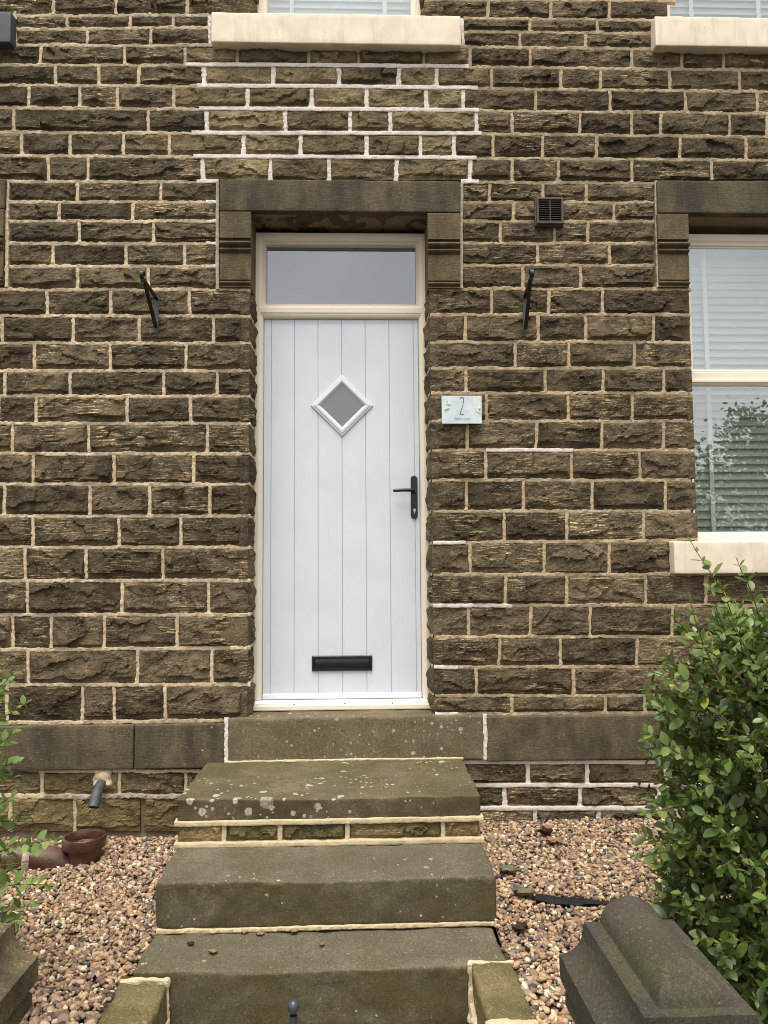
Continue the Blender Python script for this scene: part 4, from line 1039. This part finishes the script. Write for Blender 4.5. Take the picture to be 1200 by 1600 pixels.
# clay drain pipe
g0 = P(132, 1310, -.30)
clay = tag(empty('clay_drain_pipe', (g0[0], -.30, .27)), 'glazed red-brown clay drain elbow with open socket in the gravel', 'drain pipe')
zt_ = g0[2] + .015
mb = MB(); mb.lathe([(.062, -.19), (.078, -.18), (.079, -.066), (.083, -.058), (.095, -.053), (.099, -.047), (.100, -.010), (.098, -.003), (.094, 0), (.088, -.002), (.085, -.01), (.084, -.045), (.066, -.055), (.066, -.2)], (g0[0], -.30, zt_), 36)
mb.build('socket', M['clay'], clay, smooth='auto')
ex = [(g0[0] - .045, -.31, zt_ - .155), (g0[0] - .085, -.325, zt_ - .125), (g0[0] - .13, -.345, zt_ - .098), (g0[0] - .18, -.36, zt_ - .083), (g0[0] - .235, -.37, zt_ - .078), (g0[0] - .24, -.37, zt_ - .078)]
mb = MB(); mb.tube(ex, [.056, .060, .062, .062, .062, .052], 24); mb.build('elbow', M['clay'], clay, smooth='auto')
mb = MB(); x = g0[0] - .225; mb.tube([(x, -.37, zt_ - .078), (x - .010, -.371, zt_ - .078), (x - .105, -.38, zt_ - .08), (x - .115, -.38, zt_ - .08)], [.062, .074, .074, .062], 24); mb.build('collar', M['clay'], clay, smooth='auto')
mb = MB(); mb.tube([(x + .014, -.369, zt_ - .078), (x + .002, -.37, zt_ - .078), (x - .012, -.371, zt_ - .078)], [.063, .073, .0755], 24); mb.build('cement_ring', M['grey_mortar'], clay)
mb = MB(); mb.tube([(x - .10, -.38, zt_ - .08), (x - .32, -.42, zt_ - .09), (x - .6, -.5, zt_ - .10)], .061, 24); mb.build('pipe', M['clay'], clay, smooth='auto')

# ------------------------------------------------------------------ weed membrane and fallen leaves
def on_gravel(px, py, dz=.012):
    y = -.5
    for _ in range(20):
        p_ = P(px, py, y); zt_ = float(gz(p_[0], y)) + dz
        d = RM @ np.array([(px - 600) / FPX, -(py - 800) / FPX, -1.0]); t_ = (zt_ - CAM[2]) / d[2]; y = CAM[1] + d[1] * t_
    return CAM + d * t_
m0, m1 = on_gravel(832, 1403), on_gravel(952, 1411)
V = []; F = []
nS = 26
for i in range(nS + 1):
    t_ = i / nS; c = m0 * (1 - t_) + m1 * t_; wd = .052 * math.sin(math.pi * min(1, t_ * 1.0)) ** .6 * (1 - .45 * t_) + .004
    for s_ in (-1, -.4, .3, 1):
        V.append((c[0], c[1] + s_ * wd * .9 + .012 * vn(t_ * 7, s_ * 2, 0, 3), c[2] + .006 - .006 * s_ * s_ + .006 * vn(t_ * 9, s_, 1, 5)))
for i in range(nS):
    for k in range(3): F.append((i * 4 + k, i * 4 + k + 1, (i + 1) * 4 + k + 1, (i + 1) * 4 + k))
nV = len(V); V2 = [(a, b, c - .0025) for a, b, c in V]
F2 = [tuple(nV + q for q in f[::-1]) for f in F]
mo = put('weed_membrane', mesh('weed_membrane', V + V2, F + F2, True), M['membrane']); tag(mo, 'torn strip of black weed membrane showing through the gravel', 'membrane')
def crumpled(name, label, p_, size, rot, mat, seed, curl=.35):
    n_ = 12; V = []; F = []
    for j in range(5):
        for i in range(n_ + 1):
            t_ = i / n_; wd = size * .42 * math.sin(math.pi * min(1, t_ * .96 + .02)) * (1 + .35 * math.sin(t_ * 17 + seed)); s_ = (j - 2) / 2
            x_, y_ = (t_ - .5) * size, s_ * wd
            z_ = curl * size * (abs(s_) ** 1.4) * .5 + .10 * size * vn(t_ * 5, s_ * 2.5, 0, seed) + curl * size * (t_ - .5) ** 2
            V.append((p_[0] + x_ * math.cos(rot) - y_ * math.sin(rot), p_[1] + x_ * math.sin(rot) + y_ * math.cos(rot), p_[2] + z_ + .006))
    for j in range(4):
        for i in range(n_): F.append((j * (n_ + 1) + i, j * (n_ + 1) + i + 1, (j + 1) * (n_ + 1) + i + 1, (j + 1) * (n_ + 1) + i))
    nV = len(V); F = F + [tuple(nV + q for q in f[::-1]) for f in F]; V = V + [(a, b, c - .0012) for a, b, c in V]
    o = put(name, mesh(name, V, F, True), mat); tag(o, label, 'leaf', 'fallen leaves'); return o
crumpled('dried_leaf', 'curled tan dead leaf on gravel right of the steps', on_gravel(866, 1318), .085, .3, M['dead'], 3)
crumpled('dried_leaf', 'dark brown dead leaf lying behind the tan one on the gravel', on_gravel(853, 1306), .075, 1.9, M['deadd'], 4, .6)
crumpled('dried_leaf', 'dark curled dead leaf against the base of the right wall', on_gravel(968, 1282), .06, .2, M['deadd'], 5, .6)
crumpled('dried_leaf', 'large grey-green withered leaf beside the second step', on_gravel(793, 1365), .085, 2.4, M['deadgrey'], 6, .35)
crumpled('dried_leaf', 'bleached grey withered leaf beside the black membrane', on_gravel(818, 1400), .10, 2.3, M['deadgrey'], 7, .35)
crumpled('dried_leaf', 'dark withered leaf in the gravel below the membrane', on_gravel(812, 1455), .07, .7, M['deadd'], 8)
for px, py, sz, rt, lb in ((298, 1477, .028, .3, 'tiny brown leaf farthest left on the lowest step'), (333, 1489, .034, .2, 'tiny brown leaf near the front edge of the lowest step'), (382, 1459, .026, -.1, 'tiny brown leaf at the back left of the lowest step'),
                           (407, 1462, .034, .4, 'tiny brown leaf second along the back of the lowest step'), (459, 1458, .032, -.2, 'tiny rust-brown leaf in the middle back of the lowest step'), (503, 1478, .024, .9, 'tiny brown leaf farthest right on the lowest step')):
    d = RM @ np.array([(px - 600) / FPX, -(py - 800) / FPX, -1.0]); t_ = (.290 - CAM[2]) / d[2]; p_ = CAM + d * t_
    crumpled('dried_leaf', lb, p_, sz, rt, M['dead'] if px != 298 else M['deadd'], int(px), .2)

# ------------------------------------------------------------------ gravel
def octa(level):
    V = [(1, 0, 0), (-1, 0, 0), (0, 1, 0), (0, -1, 0), (0, 0, 1), (0, 0, -1)]; V = [np.array(v, float) for v in V]
    F = [(0, 2, 4), (2, 1, 4), (1, 3, 4), (3, 0, 4), (2, 0, 5), (1, 2, 5), (3, 1, 5), (0, 3, 5)]
    for _ in range(level):
        c = {}; F2 = []
        def mid(a, b):
            k = (min(a, b), max(a, b))
            if k not in c: m_ = V[a] + V[b]; V.append(m_ / np.linalg.norm(m_)); c[k] = len(V) - 1
            return c[k]
        for a, b, d in F:
            e, f, g = mid(a, b), mid(b, d), mid(d, a); F2 += [(a, e, g), (e, b, f), (g, f, d), (e, f, g)]
        F = F2
    return np.array(V), np.array(F)
PAL = np.array([(.44, .30, .17), (.52, .38, .22), (.34, .215, .125), (.27, .165, .110), (.19, .125, .095), (.19, .165, .135), (.66, .53, .36), (.76, .66, .50), (.44, .24, .09), (.075, .067, .06), (.38, .25, .16), (.48, .33, .22)])
PW_ = np.array([.15, .11, .15, .15, .11, .07, .06, .03, .03, .04, .08, .06]); PW_ /= PW_.sum()
rg = np.random.default_rng(11)
def pebbles(regions, lvl):
    Vb, Fb = octa(lvl); VV = []; FF = []; CC = []
    off = 0
    for (x0, x1, y0, y1, cnt, smin, smax) in regions:
        x = rg.uniform(x0, x1, cnt); y = rg.uniform(y0, y1, cnt)
        keep = np.ones(cnt, bool)
        keep &= ~((x > -.796) & (x < .511) & (y > -1.33)); keep &= ~((x > -.825) & (x < .522) & (y <= -1.32))
        keep &= y < -.03
        # drain pipe stands clear of the stones, membrane shows
        keep &= ~(((x - g0[0]) ** 2 + (y + .30) ** 2) < .085 ** 2)
        dxm = (x - m0[0]) / (m1[0] - m0[0]); ym = m0[1] + (m1[1] - m0[1]) * dxm; wd = .045 * np.sin(np.pi * np.clip(dxm, 0, 1)) ** .6 * (1 - .4 * dxm)
        keep &= ~((dxm > 0) & (dxm < 1) & (np.abs(y - ym) < wd + .006))
        x, y = x[keep], y[keep]; n_ = len(x)
        z = gz(x, y) + rg.uniform(-.006, .011, n_)
        a = np.exp(rg.normal(np.log((smin + smax) / 2), .30, n_)); a = np.clip(a, smin * .7, smax * 1.5)
        sc = np.stack([a, a * rg.uniform(.6, .95, n_), a * rg.uniform(.38, .7, n_)], 1)
        e1 = rg.normal(0, .45, n_); e2 = rg.normal(0, .45, n_); e3 = rg.uniform(0, 6.283, n_)
        c1, s1, c2, s2, c3, s3 = np.cos(e1), np.sin(e1), np.cos(e2), np.sin(e2), np.cos(e3), np.sin(e3)
        p = Vb[None] * sc[:, None, :]
        bump_ = 1 + .24 * np.stack([vn(Vb[:, 0] * 1.3 + q * 7.13 % 91, Vb[:, 1] * 1.3, Vb[:, 2] * 1.3, 9) for q in range(24)], 0)[rg.integers(0, 24, n_)]
        p = p * bump_[..., None]
        X, Y, Z = p[..., 0], p[..., 1], p[..., 2]
        Y, Z = Y * c1[:, None] - Z * s1[:, None], Y * s1[:, None] + Z * c1[:, None]
        X, Z = X * c2[:, None] + Z * s2[:, None], -X * s2[:, None] + Z * c2[:, None]
        X, Y = X * c3[:, None] - Y * s3[:, None], X * s3[:, None] + Y * c3[:, None]
        VV.append(np.stack([X + x[:, None], Y + y[:, None], Z + z[:, None]], -1).reshape(-1, 3))
        FF.append((Fb[None] + (np.arange(n_) * len(Vb))[:, None, None]).reshape(-1, 3) + off); off += n_ * len(Vb)
        col = PAL[rg.choice(len(PAL), n_, p=PW_)] * rg.uniform(.75, 1.2, (n_, 1)) * rg.uniform(.94, 1.06, (n_, 3))
        CC.append(np.repeat(col, len(Vb), 0))
    V = np.concatenate(VV); Fx = np.concatenate(FF); c = np.concatenate(CC)
    me = bpy.data.meshes.new('pebbles'); me.vertices.add(len(V)); me.vertices.foreach_set('co', V.astype(np.float32).ravel())
    me.loops.add(len(Fx) * 3); me.loops.foreach_set('vertex_index', Fx.astype(np.int32).ravel())
    me.polygons.add(len(Fx)); me.polygons.foreach_set('loop_start', np.arange(0, len(Fx) * 3, 3, dtype=np.int32)); me.polygons.foreach_set('loop_total', np.full(len(Fx), 3, np.int32))
    me.polygons.foreach_set('use_smooth', np.ones(len(Fx), bool)); me.update(calc_edges=True); me.validate()
    at = me.color_attributes.new('tint', 'FLOAT_COLOR', 'POINT'); at.data.foreach_set('color', np.concatenate([c, np.ones((len(c), 1))], 1).astype(np.float32).ravel())
    return me
tag(put('gravel', pebbles([(-2.1, -.78, -1.45, -.03, 15500, .0068, .0125), (.50, 2.1, -1.45, -.03, 19000, .0068, .0125)], 1), M['pebble']), 'brown and cream pebble gravel spread against the house wall', 'gravel', kind='stuff')
tag(put('gravel', pebbles([(-1.5, -.78, -2.12, -1.43, 3300, .0078, .0140), (.50, 1.35, -2.12, -1.43, 4000, .0078, .0140)], 2), M['pebble']), 'coarse brown and cream pebble gravel at the front of the garden', 'gravel', kind='stuff')

# ------------------------------------------------------------------ privet bushes
def leaf_base():
    ts = [0, .18, .42, .68, .88, 1.0]; ws_ = [.03, .19, .275, .25, .13, .0]
    V = []; F = []
    for t_, w_ in zip(ts, ws_):
        dz = -.10 * (t_ - .35) ** 2
        V += [(t_, -w_, dz + w_ * .22), (t_, 0, dz), (t_, w_, dz + w_ * .22)]
    for i in range(5):
        a = i * 3; F += [(a, a + 1, a + 4, a + 3), (a + 1, a + 2, a + 5, a + 4)]
    return np.array(V, float), F
LV, LF = leaf_base()
LFq = np.array(LF)
leaf_me = mesh('leaf', LV, LF, True)
GREENS = np.array([(.042, .072, .016), (.064, .105, .022), (.092, .142, .030), (.125, .182, .040), (.180, .245, .058), (.25, .30, .06), (.38, .37, .06)])
def frame(d, up):
    d = d / np.linalg.norm(d); s_ = np.cross(up, d); s_ /= np.linalg.norm(s_) + 1e-9; return d, s_, np.cross(d, s_)
class Bush:
    def __init__(s, seed): s.r = np.random.default_rng(seed); s.lv = []; s.lc = []; s.tw = MB(); s.single = []
    def leaf(s, p, d, nrm, L, col=None, single=False):
        d, s_, u_ = frame(d, nrm)
        A = np.stack([d * L, s_ * L, u_ * L], 0)
        if single: s.single.append((p, A)); return
        s.lv.append(LV @ A + p); s.lc.append(col)
    def shoot(s, p, d, L, r0, leaf=.034, gap=.024, single=False, young=False, curve=.25, bare=0.0, droop=0.0):
        r = s.r; n_ = max(4, int(L / .03)); pts = [np.array(p, float)]; d = np.array(d, float); d /= np.linalg.norm(d)
        bend = r.normal(0, curve, 3)
        for i in range(n_):
            d = d + bend * .10 + r.normal(0, .05, 3) + np.array([0, 0, .03 - droop]); d /= np.linalg.norm(d); pts.append(pts[-1] + d * L / n_)
        pts = np.array(pts); s.tw.tube([tuple(q) for q in pts], list(np.linspace(r0, r0 * .35, len(pts))), 5)
        acc = np.linspace(0, L, len(pts)); pos = bare * L + gap * r.uniform(0, 1); a = r.uniform(0, 6.28)
        while pos < L:
            i = min(len(pts) - 2, int(pos / L * n_)); q = pts[i] + (pts[i + 1] - pts[i]) * (pos - acc[i]) / (acc[i + 1] - acc[i]); dd = pts[i + 1] - pts[i]; dd /= np.linalg.norm(dd)
            u_ = np.cross(dd, (0.3, .2, 1.)); u_ /= np.linalg.norm(u_); v_ = np.cross(dd, u_)
            a += 1.57 + r.normal(0, .2); tl = pos / L
            for k in (0, math.pi):
                o = u_ * math.cos(a + k) + v_ * math.sin(a + k)
                ld = o * 1.0 + dd * r.uniform(.3, .9) + np.array([0, 0, r.uniform(-.1, .35)])
                nr = np.array([0, -.25, 1.]) + r.normal(0, .4, 3)
                L_ = leaf * r.uniform(.5, 1.35) * (1 - .45 * max(0, tl - .75) / .25)
                w_ = [.22, .26, .22, .17, .10, .02, .01] if not young else [.05, .10, .2, .30, .26, .07, .02]
                s.leaf(q, ld, nr, L_, GREENS[r.choice(7, p=w_)] * r.uniform(.8, 1.2), single)
            pos += gap * r.uniform(.8, 1.3)
        if young or single: s.leaf(pts[-1], d, np.array([0, -.3, 1.]), leaf * .6, GREENS[4], single)
        return pts
    def build(s, name, label, base):
        t = tag(empty(name, base), label, 'bush', 'privet bushes')
        V = np.concatenate(s.lv); n_ = len(s.lv); nl = len(LV)
        Fx = (LFq[None] + (np.arange(n_) * nl)[:, None, None]).reshape(-1, 4)
        me = mesh('foliage', V, Fx.tolist(), True); c = np.repeat(np.array(s.lc), nl, 0)
        at = me.color_attributes.new('tint', 'FLOAT_COLOR', 'POINT'); at.data.foreach_set('color', np.concatenate([c, np.ones((len(c), 1))], 1).astype(np.float32).ravel())
        o = put('foliage', me, M['leaf'], t); o['kind'] = 'stuff'
        s.tw.build('stem', M['twig'], t, smooth=True, recalc=False)
        leaf_me.materials.clear(); leaf_me.materials.append(M['leaf1'])
        for p, A in s.single[:300]:
            o = put('leaf', leaf_me, None, t); m4 = Matrix(((A[0][0], A[1][0], A[2][0], p[0]), (A[0][1], A[1][1], A[2][1], p[1]), (A[0][2], A[1][2], A[2][2], p[2]), (0, 0, 0, 1)))
            o.matrix_basis = m4
        return t
# right-hand bush: a clipped mass behind the gate pier with long shoots on top
B1 = Bush(21); r = B1.r
c0 = np.array([1.62, -1.70, .30])
def inside(p):   # rough outline of the bush
    e = .07 * fbm(p[0] * 5, p[1] * 5, p[2] * 5, 8, 2)
    zr = 1.0 if p[2] < 1.1 else max(0.0, 1 - ((p[2] - 1.1) / .42) ** 2) ** .5
    return ((p[0] - 1.62) / (.66 * zr + e + 1e-6)) ** 2 + ((p[1] + 1.70) / (.46 * zr + e + 1e-6)) ** 2 < 1
for i in range(46):
    a = r.uniform(0, 6.28); q = np.array([c0[0] + .28 * math.cos(a) * r.uniform(.2, 1), c0[1] + .2 * math.sin(a) * r.uniform(.2, 1), .27])
    top = np.array([c0[0] + .55 * math.cos(a) * r.uniform(.3, 1), c0[1] + .36 * math.sin(a) * r.uniform(.3, 1), r.uniform(.9, 1.4)])
    mid_ = (q + top) / 2 + r.normal(0, .05, 3)
    B1.tw.tube([tuple(q), tuple((q + mid_) / 2 + r.normal(0, .015, 3)), tuple(mid_), tuple((top + mid_) / 2 + r.normal(0, .015, 3)), tuple(top)], [.009, .008, .0065, .005, .003], 6)
for i in range(90):     # bare twigs showing among the leaves
    a = r.uniform(2.6, 5.6); z_ = r.uniform(.5, 1.3)
    q = np.array([1.62 + .50 * math.cos(a), -1.70 + .36 * math.sin(a), z_]); e = q + np.array([math.cos(a) * .12 + r.normal(0, .06), math.sin(a) * .09 + r.normal(0, .05), r.uniform(.02, .22)])
    B1.tw.tube([tuple(q), tuple((q + e) / 2 + r.normal(0, .012, 3)), tuple(e)], [.0032, .0026, .0016], 5)
cnt = 0
while cnt < 2700:
    p = np.array([r.uniform(.88, 2.3), r.uniform(-2.2, -1.2), r.uniform(.34, 1.45)])
    if not inside(p): continue
    # keep to the outer shell so the middle stays twiggy and dark
    q = (p - np.array([1.62, -1.70, p[2]])) * 1.0; rho = math.sqrt((q[0] / .66) ** 2 + (q[1] / .46) ** 2)
    if rho < .55 and p[2] < 1.15 and r.uniform() < .85: continue
    out = np.array([q[0] / .66, q[1] / .46, .5 if p[2] < 1.1 else 1.2]) + r.normal(0, .45, 3)
    B1.shoot(p, out, r.uniform(.07, .15), .0022, leaf=r.uniform(.032, .047), gap=.022, bare=.1)
    cnt += 1
def at_px(px, py, Y): return P(px, py, Y)
for (bx, by, tx, ty, Y, ln) in ((1185, 1050, 1133, 857, -1.75, 1), (1165, 1035, 1118, 925, -1.85, 1), (1150, 1030, 1095, 925, -1.7, 1), (1140, 1040, 1045, 975, -1.85, 1), (1125, 1060, 1065, 968, -1.95, 1),
                            (1120, 1075, 1012, 1053, -1.8, 1), (1195, 1010, 1172, 890, -1.65, 1), (1090, 1130, 1028, 1107, -1.8, 1), (1085, 1190, 1022, 1160, -1.85, 1), (1215, 1000, 1195, 925, -1.6, 1),
                            (1180, 1040, 1150, 960, -1.9, 1), (1230, 1020, 1225, 880, -1.7, 0), (1270, 1020, 1262, 850, -1.7, 0), (1060, 1260, 1010, 1262, -1.85, 1), (1070, 1330, 1012, 1338, -1.8, 1)):
    a, b = at_px(bx, by, Y + .05), at_px(tx, ty, Y - .02)
    B1.shoot(a, b - a, float(np.linalg.norm(b - a)) * 1.1, .0032, leaf=.042, gap=.030, single=bool(ln), young=True, curve=.08, droop=.03)
for i in range(120):   # paler young shoots on the crown
    a_ = r.uniform(0, 6.28); rr_2 = r.uniform(0, 1) ** .5
    p = np.array([1.62 + .5 * rr_2 * math.cos(a_), -1.70 + .36 * rr_2 * math.sin(a_), 1.22 + r.uniform(0, .12)])
    B1.shoot(p, np.array([r.normal(-.1, .3), r.normal(0, .3), 1.0]), r.uniform(.1, .26), .0026, leaf=.038, gap=.027, young=True, curve=.1)
B1.build('privet_bush', 'tall dense privet bush at the right edge, below the window', (1.62, -1.70, .28))
# left-hand bush: mostly out of the picture, loose shoots reaching in
B2 = Bush(33); r = B2.r
cnt = 0
while cnt < 700:
    p = np.array([r.uniform(-2.2, -1.16), r.uniform(-2.1, -1.3), r.uniform(.34, 1.35)])
    rho = ((p[0] + 1.68) / .50) ** 2 + ((p[1] + 1.70) / .42) ** 2
    if rho > 1 or (rho < .3 and r.uniform() < .8): continue
    q = np.array([(p[0] + 1.68), (p[1] + 1.70), .3]) + r.normal(0, .25, 3)
    B2.shoot(p, q, r.uniform(.07, .15), .0022, leaf=r.uniform(.026, .036), gap=.022); cnt += 1
for i in range(26):
    a = r.uniform(0, 6.28); q = np.array([-1.68 + .2 * math.cos(a), -1.7 + .15 * math.sin(a), .26]); top = np.array([-1.68 + .45 * math.cos(a), -1.7 + .34 * math.sin(a), r.uniform(.8, 1.35)])
    B2.tw.tube([tuple(q), tuple((q + top) / 2 + r.normal(0, .04, 3)), tuple(top)], [.008, .006, .003], 6)
for (bx, by, tx, ty, Y) in ((-90, 1160, 18, 1042, -1.75), (-90, 1190, 20, 1085, -1.8), (-70, 1180, 15, 1135, -1.75), (-80, 1215, 45, 1182, -1.8), (-60, 1240, 18, 1208, -1.7), (-30, 1345, 88, 1258, -1.85), (-60, 1290, 30, 1275, -1.75),
                            (-60, 1330, 42, 1298, -1.8), (-70, 1400, 70, 1368, -1.9), (-60, 1440, 62, 1398, -1.95), (-60, 1375, 30, 1340, -1.8), (-60, 1450, 25, 1432, -1.95), (-60, 1420, 45, 1410, -1.9), (-70, 1120, 8, 1060, -1.7), (-60, 1210, 12, 1150, -1.85), (-50, 1200, 28, 1190, -1.7), (-50, 1300, 25, 1225, -1.8), (-60, 1330, 20, 1310, -1.75), (-60, 1360, 45, 1352, -1.85), (-60, 1400, 20, 1380, -1.8), (-50, 1320, 65, 1275, -1.75), (-60, 1290, 12, 1250, -1.7)):
    a, b = at_px(bx, by, Y + .05), at_px(tx, ty, Y - .02)
    B2.shoot(a, b - a, float(np.linalg.norm(b - a)), .003, leaf=.040, gap=.024, single=True, young=True, curve=.08, droop=.03, bare=.15)
B2.build('privet_bush', 'privet shoots reaching in from the left edge above the gravel', (-1.68, -1.70, .26))

# ------------------------------------------------------------------ across the street (seen only as reflections in the glass)
def tree(name, label, base, height, rad, seed, nleaf, lsize, squash=1.0):
    r = np.random.default_rng(seed); t = tag(empty(name, base), label, 'tree', 'trees across the street')
    mb = MB(); b = np.array(base, float); h0 = height * .3
    mb.tube([tuple(b), tuple(b + (0.05, 0, h0)), tuple(b + (0, .1, height * .6)), tuple(b + (0.1, .1, height * .95))], [.14, .11, .07, .015], 8)
    P_ = []; D_ = []
    for i in range(70):
        z = r.uniform(.22, .95); a = r.uniform(0, 6.28); ln = rad * (1 - abs(z - .5) * 1.15) * r.uniform(.6, 1.15) + .2
        s_ = b + (0, 0, height * z * .9); d = np.array([math.cos(a), math.sin(a), r.uniform(.2, .8)]); e = s_ + d * ln
        m_ = (s_ + e) / 2 + r.normal(0, .08, 3); mb.tube([tuple(s_), tuple(m_), tuple(e)], [.03, .02, .006], 5)
        for k in range(nleaf // 70):
            q = r.uniform(.25, 1.05); c = s_ * (1 - q) + e * q if q > .5 else s_ + (m_ - s_) * q * 2
            P_.append(c + r.normal(0, .16, 3)); D_.append(d + r.normal(0, .8, 3))
    mb.build('trunk', M['bark'], t, smooth=True, recalc=False)
    lv = []; lc = []
    for p, d in zip(P_, D_):
        d_, s_, u_ = frame(d, r.normal(0, .6, 3) + (0, 0, 1)); L_ = lsize * r.uniform(.6, 1.3); lv.append(LV @ np.stack([d_ * L_, s_ * L_ * 1.4, u_ * L_], 0) + p); lc.append(GREENS[r.choice(5)])
    V = np.concatenate(lv); nl = len(LV); Fx = (LFq[None] + (np.arange(len(lv)) * nl)[:, None, None]).reshape(-1, 4)
    me = mesh('crown', V, Fx.tolist(), True); c = np.repeat(np.array(lc), nl, 0); at = me.color_attributes.new('tint', 'FLOAT_COLOR', 'POINT'); at.data.foreach_set('color', np.concatenate([c, np.ones((len(c), 1))], 1).astype(np.float32).ravel())
    o = put('crown', me, M['leaf'], t); o['kind'] = 'stuff'
tree('street_tree', 'leafy tree across the street, reflected in the right-hand window', (8.7, -11.5, .06), 5.2, 1.9, 5, 7000, .11)
tree('street_tree', 'low bushy tree across the street beside the taller one', (10.9, -12.3, .06), 4.6, 2.2, 6, 6000, .12)
tree('street_tree', 'small tree across the street reflected low in the window', (7.0, -12.6, .06), 3.1, 1.5, 7, 4500, .11)
